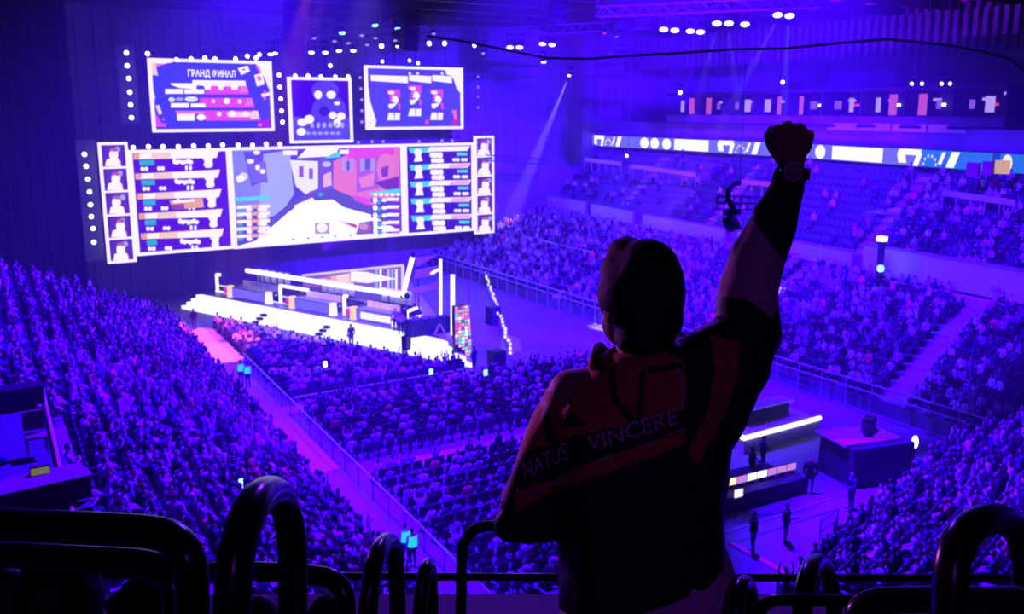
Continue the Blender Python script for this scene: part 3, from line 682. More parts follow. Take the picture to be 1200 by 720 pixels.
def line_array(px, pyb, Y, w, n, label):
    p = at(px, pyb, Y=Y); r = thing('line_array', label, 'speaker', p, 'hung speaker columns'); h = .5; x, y, z = p
    n = min(n, int((26.9 - z) / h))
    for k in range(n):
        a = .10 * max(0, 4 - k); b = MB(); R3 = np.array(((1, 0, 0), (0, math.cos(a), -math.sin(a)), (0, math.sin(a), math.cos(a))))
        b.box((x, y + .12 * max(0, 4 - k) ** 1.3 * .5, z + .25 + k * h), (w, .9, h * .9), R3=R3); part(r, 'speaker_box', b, M['blackplastic'])
    part(r, 'bumper', MB().box((x, y, z + n * h + .12), (w * .9, .9, .2)).tube([(x, y, z + n * h), (x, y, min(26.9, z + n * h + 1.5))], .05, 6), M['steel'])
line_array(346, 66, 80, 1.55, 13, 'dark hanging speaker column over the left of the stage'); line_array(481, 58, 80, 1.5, 12, 'dark hanging speaker column over the right of the stage')
line_array(731, 67, 60, 1.35, 14, 'dark hanging speaker column right of the stage, over the crowd'); line_array(470, 52, 84, 1.1, 9, 'narrow dark speaker column beside the one over the stage')
line_array(655, 25, 66, 1.3, 8, 'short dark hanging speaker block left of the tall column')
# cable across the hall
b = MB(); P = [(500, 42), (540, 48), (590, 58), (640, 68), (690, 69), (730, 66), (800, 62), (860, 58), (920, 57), (980, 51), (1040, 46), (1100, 52), (1150, 60), (1185, 70), (1200, 84), (1215, 120)]
b.tube([at(x, y, zc=42 - (x - 500) * .012) for x, y in P], .055, 6)
b.build_thing('hanging_cable', M['blackplastic'], 'long dark cable sagging across the hall under the roof', 'cable')
# bracket light in the far stand
P0_ = at(857, 262, X=31); p = np.zeros(3); r = thing('followspot', 'dark round spotlight on a curved bracket left of the raised sleeve', 'stage light', P0_); FS = .56
def fpart(n, mb, m_, **k): mb.v = [tuple(np.array(v) * FS + P0_) for v in mb.v]; part(r, n, mb, m_, **k)
fpart('head', MB().tube([p + (-.3, .35, -.25), p + (.3, -.35, .25)], [.62, .72], 16), M['lampbody'], smooth=True)
fpart('lens_ring', MB().tube([p + (.22, -.42, .30), p + (.26, -.46, .34)], [.45, .40], 16), M['wall'], smooth=True)
fpart('bracket', MB().tube([p + (0, 0, .7), p + (.1, 0, 1.2), p + (-.3, .2, 1.9), p + (-.35, .2, 2.6), p + (.2, .2, 3.1), p + (.9, .2, 3.1)], .24, 8).box(p + (0, 0, .85), (1.4, .5, .35)), M['lampbody'], smooth=False)
hg = MB()
for k in range(3): hg.bar(p + (-1.2, .6, 1.1 + k * .5), p + (2.6, -.8, 1.0 + k * .5), .1)
for k in range(7): hg.bar(p + (-1.2 + k * .63, .6 - k * .23, 1.0), p + (-.9 + k * .6, .6 - k * .23, 2.2), .06)
hg.tube([p + (.9, .2, 3.1), p + (.9, .2, 27)], .025, 5)
fpart('frame', hg, M['steel'])
# post with lamps at the upper tier stair
p = at(1031, 315, X=58); z0 = p[2]; r = thing('lamp_post', 'short post with a white and a turquoise light beside the smooth parapet', 'lamp', p)
part(r, 'post', MB().box(p + (0, 0, .9), (.35, .35, 2.6)), M['lampbody']); part(r, 'top_lamp', MB().box(p + (0, 0, 2.1), (.5, .55, .32)), M['lamp_white']); part(r, 'side_lamp', MB().sph(p + (-.2, -.2, .05), .26, 10, 6), M['lamp_teal'])

# ------------------------------------------------------------------ triangular stage
LA, AP = np.array((21.67, 87.3)), np.array((33.2, 55.2)); SL = np.linalg.norm(AP - LA); su = (AP - LA) / SL; sn = np.array((su[1], -su[0]))
def ST(s, d, z): p = LA + su * s - sn * d; return np.array((p[0], p[1], z))
def st_at(px, py, d):                               # point of the vertical plane d behind the step edge
    q = FWD + (px - 600) / F * RT + (360 - py) / F * UP
    t = ((LA @ sn) - d) / (q[0] * sn[0] + q[1] * sn[1]); p = CAM + t * q
    return (p[:2] - LA) @ su, p[2]
SA_ = math.atan2(su[1], su[0])
BR = np.array((2 * 33.2 - 21.67, 87.3))
def tri(k, z):                                      # stage outline drawn in by k
    return [(33.2, 55.2 + k * 2.96, z), (LA[0] + k * 1.064, LA[1], z), (BR[0] - k * 1.064, LA[1], z)]
b = MB(); P0, P1 = tri(1.9, 0), tri(1.9, 1.12)
b.add(P0 + P1, [(3, 4, 5)[::-1], (0, 1, 4, 3), (1, 2, 5, 4), (2, 0, 3, 5)]); 
struct('stage_floor', b, M['deck'])
b = MB()
for i in range(4):
    k0, z = .42 * i, .28 * (i + 1); A_, B_ = tri(k0, z), tri(k0 + .45, z); A0 = tri(k0, z - .28)
    b.poly([A_[1], A_[0], B_[0], B_[1]]); b.poly([A0[1], A0[0], A_[0], A_[1]])
b.v = [tuple(p) for p in b.v]
seams = []
for xa, ya, xb, yb in ((295, 382, 309, 369.5), (369, 396, 383, 383.5)):
    for i in range(4): q = at(xa + (xb - xa) * i / 3, ya + (yb - ya) * i / 3, z=.26 + .25 * i); g = MB(); seams.append(g); g.box(q, (.5, .34, .2), rz=SA_)
r = thing('stage_steps', 'long bright white lit steps along the stage front', 'steps', (*(LA + AP) / 2, 0))
part(r, 'lit_steps', b, M['white_led']); [part(r, 'step_seam', g, M['blackplastic']) for g in seams]  # dark seam marks across the lit treads
part(r, 'dark_slot', MB().box(ST(27.4, .25, .66), (.5, .5, 1.3), rz=SA_), M['screenblack'])
b = MB()
for i in range(4):
    k0, z = .42 * i, .28 * (i + 1); A_, B_ = tri(k0, z), tri(k0 + .45, z); A0 = tri(k0, z - .28)
    b.poly([A_[0], A_[2], B_[2], B_[0]]); b.poly([A0[0], A0[2], A_[2], A_[0]])
b.build_thing('stage_steps', M['finpurple'], 'unlit steps down the far side of the stage', 'steps')

def sbox(mb, s0, s1, d0, d1, z0, z1, m=0): return mb.box(ST((s0 + s1) / 2, (d0 + d1) / 2, (z0 + z1) / 2), (abs(s1 - s0), abs(d1 - d0), z1 - z0), rz=SA_, m=m)
DK = 2.6
desks = []
for k, (xa, xb, y, lab) in enumerate(((272, 312, 346, 'blue lit team desk at the left end of the stage front'), (345, 387, 361, 'blue lit team desk in the middle of the stage front'), (417, 460, 373, 'white lettered team desk at the right end of the stage front'))):
    s0 = st_at(xa, y, DK)[0]; s1 = st_at(xb, y + 6, DK)[0]; zc_ = 1.12
    r = thing('team_desk', lab, 'desk', ST((s0 + s1) / 2, DK + .4, zc_), 'team desks on the stage')
    b = MB(); sbox(b, s0, s1, DK + .05, DK + 1.0, zc_, zc_ + .85); part(r, 'body', b, M['screenblack'])
    b = MB(); sbox(b, s0 + .05, s1 - .05, DK - .02, DK + .05, zc_ + .05, zc_ + .83); part(r, 'front_display', b, M['blue_led'])
    if k == 2:
        b = MB(); sbox(b, s0 + .6, s1 - .2, DK - .06, DK, zc_ + .18, zc_ + .72); part(r, 'white_sign', b, M['frame_led'])
    for s_, mm, nn in ((s0 - .28, 'orange_led', 'end_lamp'), (s1 + .25, 'frame_led', 'end_lamp')):
        b = MB(); b.tube([ST(s_, DK + .1, zc_), ST(s_, DK + .1, zc_ + 1.0)], [.36, .30], 12); part(r, nn, b, M[mm], smooth=True)
    b = MB(); sbox(b, s0 - 1.15, s0 - .65, DK, DK + .3, zc_ + .25, zc_ + .7); part(r, 'pink_lamp', b, M['pink_led'])
    b = MB(); sbox(b, s0 - .05, s1 + .05, DK, DK + 1.1, zc_ + .85, zc_ + .92); part(r, 'top', b, M['deck'])
    desks.append((s0, s1))
# upper desk platform with five players a team
zc_ = 2.15
for k, (xa, xb) in enumerate(((258, 326), (332, 400), (405, 468))):
    s0 = st_at(xa, 345, 4.2)[0]; s1 = st_at(xb, 360, 4.2)[0]
    r = thing('player_riser', ('left', 'middle', 'right')[k] + ' dark player riser behind the lit desks', 'platform', ST((s0 + s1) / 2, 5.3, 1.12), 'player risers')
    b = MB(); sbox(b, s0, s1, 4.0, 6.8, 1.12, 1.5); part(r, 'platform', b, M['boothdark'])
    b = MB(); sbox(b, s0, s1, 3.95, 4.1, 1.5, 1.62); part(r, 'edge_light', b, M['rail_led'])
    for q in range(5):
        s_ = s0 + (s1 - s0) * (.42 + .115 * q); w = .42
        m_ = thing('gaming_monitor', f'pale gaming monitor, {ordn(q + 1)} of five on the {("left", "middle", "right")[k]} riser', 'monitor', ST(s_, 4.6, 1.5), 'monitors on the player risers')
        b = MB(); sbox(b, s_ - w, s_ + w, 4.55, 4.62, 1.75, 2.3); part(m_, 'screen', b, M['white_vinyl']); b = MB(); sbox(b, s_ - .08, s_ + .08, 4.57, 4.75, 1.5, 1.85); part(m_, 'stand', b, M['blackplastic'])
        c_ = thing('gaming_chair', f'pale high-backed gaming chair, {ordn(q + 1)} of five on the {("left", "middle", "right")[k]} riser', 'chair', ST(s_, 5.9, 1.5), 'gaming chairs on the player risers')
        b = MB(); sbox(b, s_ - .3, s_ + .3, 6.15, 6.3, 1.95, 3.15); part(c_, 'backrest', b, M['white_vinyl']); b = MB(); sbox(b, s_ - .3, s_ + .3, 5.6, 6.2, 1.9, 2.02); part(c_, 'seat', b, M['blackplastic'])
        b = MB(); b.tube([ST(s_, 5.9, 1.5), ST(s_, 5.9, 1.9)], .06, 6); part(c_, 'stem', b, M['steel'])
# light rail and brackets in front of the players
r = thing('light_rail', 'thin white light rail with upright brackets above the team desks', 'light rail', ST(12, 3.4, 1.12))
s0, z0 = st_at(253, 341, 3.4); s1, z1 = st_at(467, 383, 3.4); zr = 2.05
s0 = st_at(253, 341, 3.4)[0]
b = MB(); b.bar(ST(s0, 3.4, z0), ST(s1, 3.4, z1), .16); part(r, 'rail', b, M['frame_led'])
for (x, y0, y1, xt) in ((255, 322, 341, 258), (329, 335, 354, 361), (404, 347, 369, 407)):
    sa, za = st_at(x, y1, 3.4); sb, zb = st_at(x, y0, 3.4); sc_, zc2 = st_at(xt, y0 + .5, 3.4)
    b = MB(); b.bar(ST(sa, 3.4, za), ST(sa, 3.4, zb), .24); b.bar(ST(sa, 3.4, zb), ST(max(sc_, sa + .3), 3.4, zb), .24); part(r, 'bracket', b, M['white_led'])
for t in np.linspace(0, 1, 8): part(r, 'post', MB().bar(ST(s0 + (s1 - s0) * t, 3.4, 1.12), ST(s0 + (s1 - s0) * t, 3.4, z0 + (z1 - z0) * t), .08), M['steel'])
# thick tubes of light above the players
def light_tube(pts, d, label, r=.16):
    P = []
    for x, y in pts: s_, z_ = st_at(x, y, d); P.append(ST(s_, d, z_))
    lo = min(P, key=lambda p: p[2]); root = thing('light_tube', label, 'light tube', lo, 'white light tubes on the stage')
    b = MB(); b.tube(P, r, 8); part(root, 'tube', b, M['tube_led'], smooth=True)
    b = MB(); k = MB()
    for p in (P[0], P[-1]): b.sph(p, r * 1.25, 8, 6)
    part(root, 'end_cap', b, M['lampbody'])
    q = P[0] if P[0][2] < P[-1][2] + .5 else P[-1]
    return root, P
r1, P = light_tube([(288, 317), (477, 347)], 5.6, 'longest white light tube lying over the players', .21)
for p in (P[0] * .9 + P[1] * .1, (P[0] + P[1]) / 2, P[0] * .1 + P[1] * .9): part(r1, 'support_leg', MB().bar((p[0], p[1], 1.12), p - (0, 0, .2), .12), M['steel'])
light_tube([(472, 347), (484, 299)], 5.6, 'slanting white light tube rising from the end of the longest tube', .19)
def vtube(x, yt, yb, Y, label, r=.15, br=None):
    p = at(x, yb, Y=Y); q = at(x, yt, Y=Y); root = thing('light_tube', label, 'light tube', (p[0], p[1], 1.12), 'white light tubes on the stage')
    part(root, 'tube', MB().tube([(p[0], p[1], p[2]), (p[0] + (q[0] - p[0]) * .8, p[1], q[2])], r, 8), M['tube_led'], smooth=True)
    part(root, 'support_leg', MB().tube([(p[0], p[1], 1.12), (p[0], p[1], p[2])], .08, 6), M['steel'])
    if br: part(root, 'branch', MB().tube([at(*br[0], Y=Y), at(*br[1], Y=Y)], r * .9, 8), M['tube_led'], smooth=True)
vtube(516.5, 304, 372, 63, 'thin upright white light tube with a short side branch', .12, ((505, 321), (516, 315)))
vtube(530.5, 322, 393, 60, 'thick upright white light tube near the stage tip', .16)
for i, (x0, y0, x1, y1) in enumerate(((478, 365, 489, 361), (476, 378, 489, 371), (491, 371, 499, 371))):
    a, c = at(x0, y0, Y=64), at(x1, y1, Y=64); (MB().tube([a, c], .12, 8).tube([(a[0], a[1], 1.12), a], .05, 5)).build_thing('light_tube', M['tube_led'], f'short white light tube, {ordn(i + 1)} of three low at the stage tip', 'light tube', 'white light tubes on the stage')
# sloping display behind the longest tube
r = thing('stage_display', 'slanted stage screen of white and orange shapes over the players', 'led screen', ST(15, 8.5, 1.12))
def sq(x, y, o=0): s_, z_ = st_at(x, y, 8.4 - o); return ST(s_, 8.4 - o, z_)
b = MB(); b.cur = (.25, .12, .45); b.poly([sq(355, 336), sq(472, 346), sq(472, 311), (sq(355, 323))])
def dp(pts, col, o): b.cur = col; b.poly([sq(x, y, o) for x, y in pts])
dp([(372, 327), (410, 320), (412, 333), (372, 332)], (.95, .5, .2), .05); dp([(376, 326), (388, 325), (388, 330), (376, 330)], (.8, .1, .25), .08); dp([(411, 318), (430, 319), (465, 327), (430, 332), (411, 330)], WH, .08); dp([(395, 323), (409, 321), (409, 331), (395, 331)], (1, .75, .5), .09)
for k in range(7): x = 440 + k * 4.6; dp([(x, 316), (x + 2.6, 315.7), (x + 2.6, 340), (x, 339)], ((.3, .5, 1), WH, (.2, .1, .6), (.7, .6, 1))[k % 4], .06)
part(r, 'display', b, M['screen'], tint=True)
b = MB()
for p, q in (((355, 323), (472, 311)), ((472, 311), (472, 346))): b.bar(sq(*p, .1), sq(*q, .1), .2)
part(r, 'frame', b, M['rail_led'])
for x in (362, 415, 470): part(r, 'support_leg', MB().bar((*sq(x, 338, -.2)[:2], 1.12), sq(x, 338, -.2), .12), M['steel'])
# violet acrylic fins
for i, (pts) in enumerate((((487, 303), (513, 299), (489, 313)), ((487, 317), (514, 312), (511, 323), (486, 327)), ((484, 338), (512, 332), (513, 338), (484, 346)))):
    b = MB(); P = [at(x, y, Y=66) for x, y in pts]; Q = [p + (0, .12, 0) for p in P]; n = len(P)
    b.add(P + Q, [tuple(range(n)), tuple(range(2 * n - 1, n - 1, -1))] + [(k, (k + 1) % n, n + (k + 1) % n, n + k) for k in range(n)])
    r = thing('acrylic_fin', f'pale violet fin behind the slanting tube, {ordn(i + 1)} from the top', 'stage decoration', (P[0][0], 66, 1.12), 'violet fins at the stage tip')
    part(r, 'fin', b, M['finpurple']); part(r, 'mast', MB().tube([(P[0][0] + .3, 66.2, 1.12), (P[0][0] + .3, 66.2, P[0][2])], .05, 5), M['steel'])
# dj desk with emblem, pink pixel column at the tip
r = thing('host_desk', 'dark desk with a triangle emblem near the stage tip', 'desk', (*at(510, 398, Y=61.5)[:2], 1.12))
x0, x1 = at(481, 398, Y=61.5)[0], at(529, 398, Y=61.5)[0]; zt = at(505, 374, Y=61.5)[2]
part(r, 'body', MB().box(((x0 + x1) / 2, 62, (1.12 + zt) / 2), (x1 - x0, .9, zt - 1.12)), M['boothdark'])
b = MB(); c = at(515, 388, Y=61.45)
tp = [c + np.array((math.cos(a) * .55, -.03, math.sin(a) * .55)) for a in (math.pi / 2, math.pi * 7 / 6, math.pi * 11 / 6)]
for i in range(3): b.bar(tp[i], tp[(i + 1) % 3], .12)
part(r, 'emblem', b, M['jgrey'])
for i, x in enumerate((487, 497, 506)): part(r, 'console', MB().box((*at(x, 373, Y=61.9)[:2], zt + .12), (.45, .3, .24)), M['jgrey'])
r = thing('pixel_tower', 'pink, white and turquoise lit column at the stage tip', 'led column', (34.1, 56.6, .3))
px0, px1 = at(534, 400, Y=57.6), at(553, 400, Y=57.6)
zt, zb = at(545, 358, Y=57.6)[2], .2
part(r, 'housing', MB().box(((px0[0] + px1[0]) / 2, 57.9, (zt + zb) / 2), (px1[0] - px0[0], .4, zt - zb)), M['screenblack'])
b = MB(); rr = random.Random(4)
cols = [(.9, .1, .5), WH, (.15, .7, .7), (.5, .2, .8), (1, .5, .7), (.2, .06, .4), (.9, .3, .55)]
for i in range(5):
    for j in range(15):
        b.cur = rr.choice(cols); x = px0[0] + (px1[0] - px0[0]) * i / 5; w = (px1[0] - px0[0]) / 5 * .9; z = zb + (zt - zb) * j / 15
        if i < 3 and j < 4 - i: continue
        b.poly([(x, 57.66, z), (x + w, 57.66, z), (x + w, 57.66, z + (zt - zb) / 15 * .85), (x, 57.66, z + (zt - zb) / 15 * .85)])
part(r, 'display', b, M['monitor'], tint=True)
part(r, 'mast', MB().tube([at(553, 395, Y=57.6), at(548, 328, Y=57.6)], .07, 6), M['finpurple'])
# fence with lights along the far side
p0, p1 = at(568, 318, z=.9), at(600, 415, z=.9); r = thing('lit_fence', 'fence strung with small white lights right of the stage', 'fence', (*(p0[:2] + p1[:2]) / 2, 0))
b = MB()
for t in np.linspace(0, 1, 30):
    p = p0 * (1 - t) + p1 * t; b.tube([(p[0], p[1], 0), p], .05, 5); l = MB(); l.sph(p + (random.uniform(-.15, .15), 0, .1), .10 + .06 * random.random(), 6, 4); part(r, 'bulb', l, M['frame_led'])
b.bar(p0, p1, .05); b.bar(p0 - (0, 0, .5), p1 - (0, 0, .5), .06); part(r, 'fence_panel', b, M['barrier'])
MB().add([tuple(at(x, y, z=.02)) for x, y in ((588, 390), (608, 396), (612, 411), (598, 416), (586, 414))], [(4, 3, 2, 1, 0)]).build_thing('floor_patch', M['fascia'], 'pale floor patch at the end of the lit fence', 'mat')  # pale patch lying on the floor
# loudspeakers at the stage tip
for i, (x, y) in enumerate(((582, 428), (578, 372))):
    p = at(x, y + 8, z=0); r = thing('floor_speaker', f'{"large" if i == 0 else "small"} dark loudspeaker standing right of the stage {"tip" if i == 0 else "by the lit fence"}', 'speaker', p)
    part(r, 'cabinet', MB().box(p + (0, 0, .75), (1.0, .9, 1.5)), M['blackplastic']); part(r, 'grille', MB().box(p + (0, -.47, .75), (.9, .06, 1.35)), M['boothdark'])

# ------------------------------------------------------------------ aisle, ramp, floor fittings
ax = lambda y: 16.6 + (y - 30) * .095                # right edge of the aisle
lx = lambda y: 13.5 + (y - 22) * .09
b = MB(); b.add([(lx(42.5), 42.5, .03), (ax(42.5) - .1, 42.5, .03), (ax(80) - .1, 80, .03), (lx(80), 80, .03)], [(0, 1, 2, 3)])
b.build_thing('aisle_carpet', M['carpet'], 'long pale carpet running down the aisle to the stage', 'carpet')
R1, R2, R3, R4 = at(362, 557, z=.45), at(397, 551, z=.06), at(524, 700, z=.1), at(440, 680, z=1.5)
r = thing('ramp_cover', 'smooth sloping ramp cover beside the aisle railing at the near end', 'ramp', (R4[0], R4[1], 0))
b = MB(); g_ = lambda p: (p[0], p[1], 0); b.add([R1, R4, R3, R2, g_(R1), g_(R4), g_(R3), g_(R2)], [(0, 1, 2, 3), (0, 4, 5, 1), (1, 5, 6, 2), (3, 7, 4, 0)]); part(r, 'deck', b, M['concrete'])
for t in np.linspace(.12, .95, 9): q = R1 * (1 - t) + R4 * t - np.array((.12, 0, 0)); part(r, 'slat', MB().box((q[0], q[1], q[2] * .5), (.08, .42, q[2] * .96), rz=.1), M['boothdark'])
r = thing('aisle_railing', 'thin long railing along the right edge of the aisle', 'railing', (ax(45), 45, 0))
b = MB(); b.tube([(ax(26), 26, 1.05), (ax(64), 64, 1.05)], .05, 6); part(r, 'handrail', b, M['barrier'])
for y in np.arange(26, 64.1, 2.0): part(r, 'post', MB().tube([(ax(y), y, 0), (ax(y), y, 1.05)], .03, 5), M['steel'])
for Y0 in (53.0, 41.2):
    MB().box((30, Y0, .02), (25 if Y0 > 50 else 20, 1.5, .04)).build_thing('walkway_carpet', M['carpet'], 'pale cross walkway between floor rows ' + ('nearer the stage' if Y0 > 50 else 'nearer the camera'), 'carpet')
b = MB(); b.tube([(18.9, 52.1, 1.05), (33, 52.1, 1.05)], .05, 6)
for x in np.arange(18.9, 33.1, 2): b.tube([(x, 52.1, 0), (x, 52.1, 1.05)], .03, 5)
b.build_thing('walkway_railing', M['barrier'], 'railing along the cross walkway between floor rows', 'railing')

# analyst stage and production area on the right
r = thing('analyst_stage', 'low violet platform edged by a bent white light tube', 'platform', (41, 38, 0))
T = [at(852, 503, z=.9), at(872, 514, z=.9), at(961, 490, z=.9)]
b = MB(); pts = [T[0][:2], T[1][:2], T[2][:2], T[2][:2] + (.8, 4.5), T[0][:2] + (2, 4)]; n = 5
b.add([(*p, 0) for p in pts] + [(*p, .8) for p in pts], [(5, 6, 7, 8, 9)] + [(k, (k + 1) % n, n + (k + 1) % n, n + k) for k in range(n)]); part(r, 'platform', b, M['carpet'])
part(r, 'edge_tube', MB().tube([T[0], T[1]], .13, 8).tube([T[1], T[2]], .13, 8), M['tube_led'])
p = (T[1] + T[2]) / 2 + np.array((.5, 2.0, -.1))
r = thing('analyst_desk', 'low violet desk on the platform behind the bent light tube', 'desk', (p[0], p[1], .8))
part(r, 'body', MB().box((p[0], p[1], 1.2), (3.6, .8, .8), rz=.0), M['boothdark']); part(r, 'top', MB().box((p[0], p[1], 1.63), (4.0, 1.1, .07)), M['fascia'])
r = thing('production_desk', 'long dark production desk with bright monitors on the floor', 'desk', (*at(900, 600, z=0)[:2], 0))
d0, d1 = at(838, 607, z=0), at(945, 578, z=0); dd = (d1 - d0) / np.linalg.norm(d1 - d0); dn = np.array((-dd[1], dd[0], 0)); da = math.atan2(dd[1], dd[0])
c = (d0 + d1) / 2 + dn * .5; LL = np.linalg.norm(d1 - d0)
part(r, 'table', MB().box(c + (0, 0, .74), (LL, 1.0, .06), rz=da), M['boothdark']); part(r, 'skirt', MB().box(c - dn * .48 + (0, 0, .36), (LL, .05, .72), rz=da), M['boothdark'])
c2 = c + dn * 1.6; part(r, 'rear_table', MB().box(c2 + (0, 0, .74), (LL * .9, .8, .06), rz=da), M['boothdark']); part(r, 'rear_skirt', MB().box(c2 + dn * .4 + (0, 0, .36), (LL * .9, .05, .72), rz=da), M['boothdark'])
for i in range(9):
    t = (i + .5) / 9; q = d0 + (d1 - d0) * t + dn * .75; q2 = q + (0, 0, .77)
    m_ = thing('desk_monitor', f'{"bright white" if i in (1, 2, 4, 5) else "dim"} monitor, {ordn(i + 1)} from the left on the production desk', 'monitor', q2, 'monitors on the production desk')
    b = MB(); b.box(q2 + (0, 0, .34), (.62, .05, .38), rz=da); part(m_, 'case', b, M['blackplastic'])
    b = MB(); b.cur = ((1.2, 1.1, 1.2), (1.2, .9, .6), (.5, .2, .7))[0 if i in (1, 4, 5) else 1 if i == 2 else 2]; b.box(q2 - dn * .035 + (0, 0, .34), (.56, .02, .32), rz=da); part(m_, 'screen', b, M['monitor'], tint=True)
    part(m_, 'stand', MB().box(q2 + (0, 0, .08), (.18, .14, .16), rz=da), M['blackplastic'])
q = d0 + (d1 - d0) * .22 - dn * .1; MB().box(q + (0, 0, .92), (.45, .06, .34), rz=da).build_thing('tablet', M['frame_led'], 'small bright screen at the front edge of the production desk', 'tablet')
MB().tube([at(835, 630, z=.5), at(975, 585, z=.5)], .05, 6).build_thing('cable_barrier', M['barrier'], 'thin rail on the floor before the production desk', 'railing')
for i, (x0, y0, x1, y1) in enumerate(((856, 636, 920, 672), (1035, 576, 1075, 590))):
    MB().bar(at(x0, y0, z=.03), at(x1, y1, z=.03), .28, .06).build_thing('floor_strip', M['redcloth'], 'red strip on the floor ' + ('in front of the production desk' if i == 0 else 'below the dark booth'), 'strip')
p = at(1010, 566, z=0); r = thing('camera_booth', 'large dark cloth booth with a pinkish top beside the floor', 'booth', p)
part(r, 'cloth_wall', MB().box(p + (1.0, .6, .95), (3.6, 2.6, 1.9), rz=-.25, taper=.97), M['boothdark']); part(r, 'deck', MB().box(p + (.8, 1.0, 1.97), (3.3, 2.4, .12), rz=-.25), M['pinkpanel'])
part(r, 'camera', MB().box(p + (1.6, 1.0, 2.4), (.9, .5, .6), rz=.4).tube([p + (1.3, .8, 2.4), p + (.7, .5, 2.35)], [.2, .24], 10), M['blackplastic'])
part(r, 'tripod', MB().tube([p + (1.6, 1.0, 2.0), p + (1.6, 1, 2.2)], .1, 6), M['steel'])
p = at(1070, 545, z=0); r = thing('lantern', 'bright white standing lamp right of the dark booth', 'lamp', p); part(r, 'post', MB().tube([p, p + (0, 0, .9)], .05, 6), M['steel']); part(r, 'globe', MB().sph(p + (0, 0, 1.2), (.16, .16, .34), 10, 8), M['lamp_white'])
for i, (x, y) in enumerate(((1033, 610), (960, 640), (985, 560))):
    p = at(x, y, z=0); b = MB()
    for k in range(2): b.tube([p + (k * 1.6, k * .4, 0), p + (k * 1.6, k * .4, 1.1)], .04, 5)
    for zz in (.1, .6, 1.1): b.tube([p + (0, 0, zz), p + (1.6, .4, zz)], .035, 5)
    for k in range(8): b.tube([p + (k * .2, k * .05, .1), p + (k * .2, k * .05, 1.1)], .015, 4)
    b.build_thing('crowd_barrier', M['steel'], ('steel crowd barrier below the dark booth', 'steel crowd barrier before the end stand', 'steel crowd barrier left of the dark booth')[i], 'barrier')

# commentary platform in the near stand
zt = 9.0
r = thing('seat_cover', 'big blue tarpaulin covering seats at the top of the near stand', 'tarpaulin', (1.2, 26, zt - .6))
xr = lambda y: 3.4 + (y - 30) * .085
for k in range(3):
    y0, y1 = 22.6 + k * 3.3, 25.7 + k * 3.3; b = MB()
    V = []
    for y in (y0, y1):
        for x in (-3.0, xr(y) - 1.45): V.append((x, y, zt + .04 * math.sin(y)))
    b.add(V, [(0, 1, 3, 2)]); b.box((-.6, y1 + .08, zt + .05), (5, .16, .16)); part(r, 'panel', b, M['tarp'])
b = MB(); b.box((-.3, 27.3, zt - .35), (7.0, 11, .5), rz=0); part(r, 'platform', b, M['boothdark'])
r = thing('platform_railing', 'magenta lit handrail beside the blue tarpaulin', 'railing', (3.3, 27, zt - .1))
b = MB(); b.tube([(xr(32.6), 32.6, zt), (xr(22.5), 22.5, zt), (xr(21.6) + .1, 21.6, zt - .15)], .055, 6); part(r, 'handrail', b, M['pinkpanel'])
for y in np.arange(22.5, 33, 2): part(r, 'post', MB().tube([(xr(y), y, 8.2), (xr(y), y, zt)], .035, 5), M['steel'])
p = at(30, 582, z=zt + .1); r = thing('commentary_table', 'shade-toned red table at the near end of the blue tarpaulin', 'table', (p[0], p[1], zt - .1))
part(r, 'top', MB().box(p + (0, -.1, .35), (2.6, 1.0, .06), rz=.1), M['dimred']); part(r, 'cloth', MB().box(p + (0, -.55, .1), (2.6, .06, .5), rz=.1), M['dimred'])
p = at(48, 560, z=zt + .4); r = thing('small_lamp', 'small dim yellowish light box on the shade-toned red table', 'lamp', p); part(r, 'case', MB().box(p + (0, .06, .13), (.42, .1, .26)), M['blackplastic']); part(r, 'panel', MB().box(p + (0, 0, .13), (.38, .04, .2)), emit('beige_led', (.16, .14, .08), 1.0, False))
p = at(46, 535, z=zt); r = thing('director_chair', 'dark red folding chair behind the small light box', 'chair', p)
part(r, 'seat', MB().box(p + (0, .3, .45), (.5, .45, .06)), M['dimred']); part(r, 'backrest', MB().box(p + (0, .55, .8), (.5, .06, .5)), M['dimred'])
for a in (-.22, .22):
    for c in (.1, .5): part(r, 'leg', MB().tube([p + (a, c, 0), p + (a, c, .45)], .02, 5), M['steel'])
p = at(14, 476, z=zt); MB().box(p + (0, 0, .3), (1.7, .7, .55)).build_thing('equipment_case', M['blackplastic'], 'black equipment case at the far end of the blue tarpaulin', 'case')

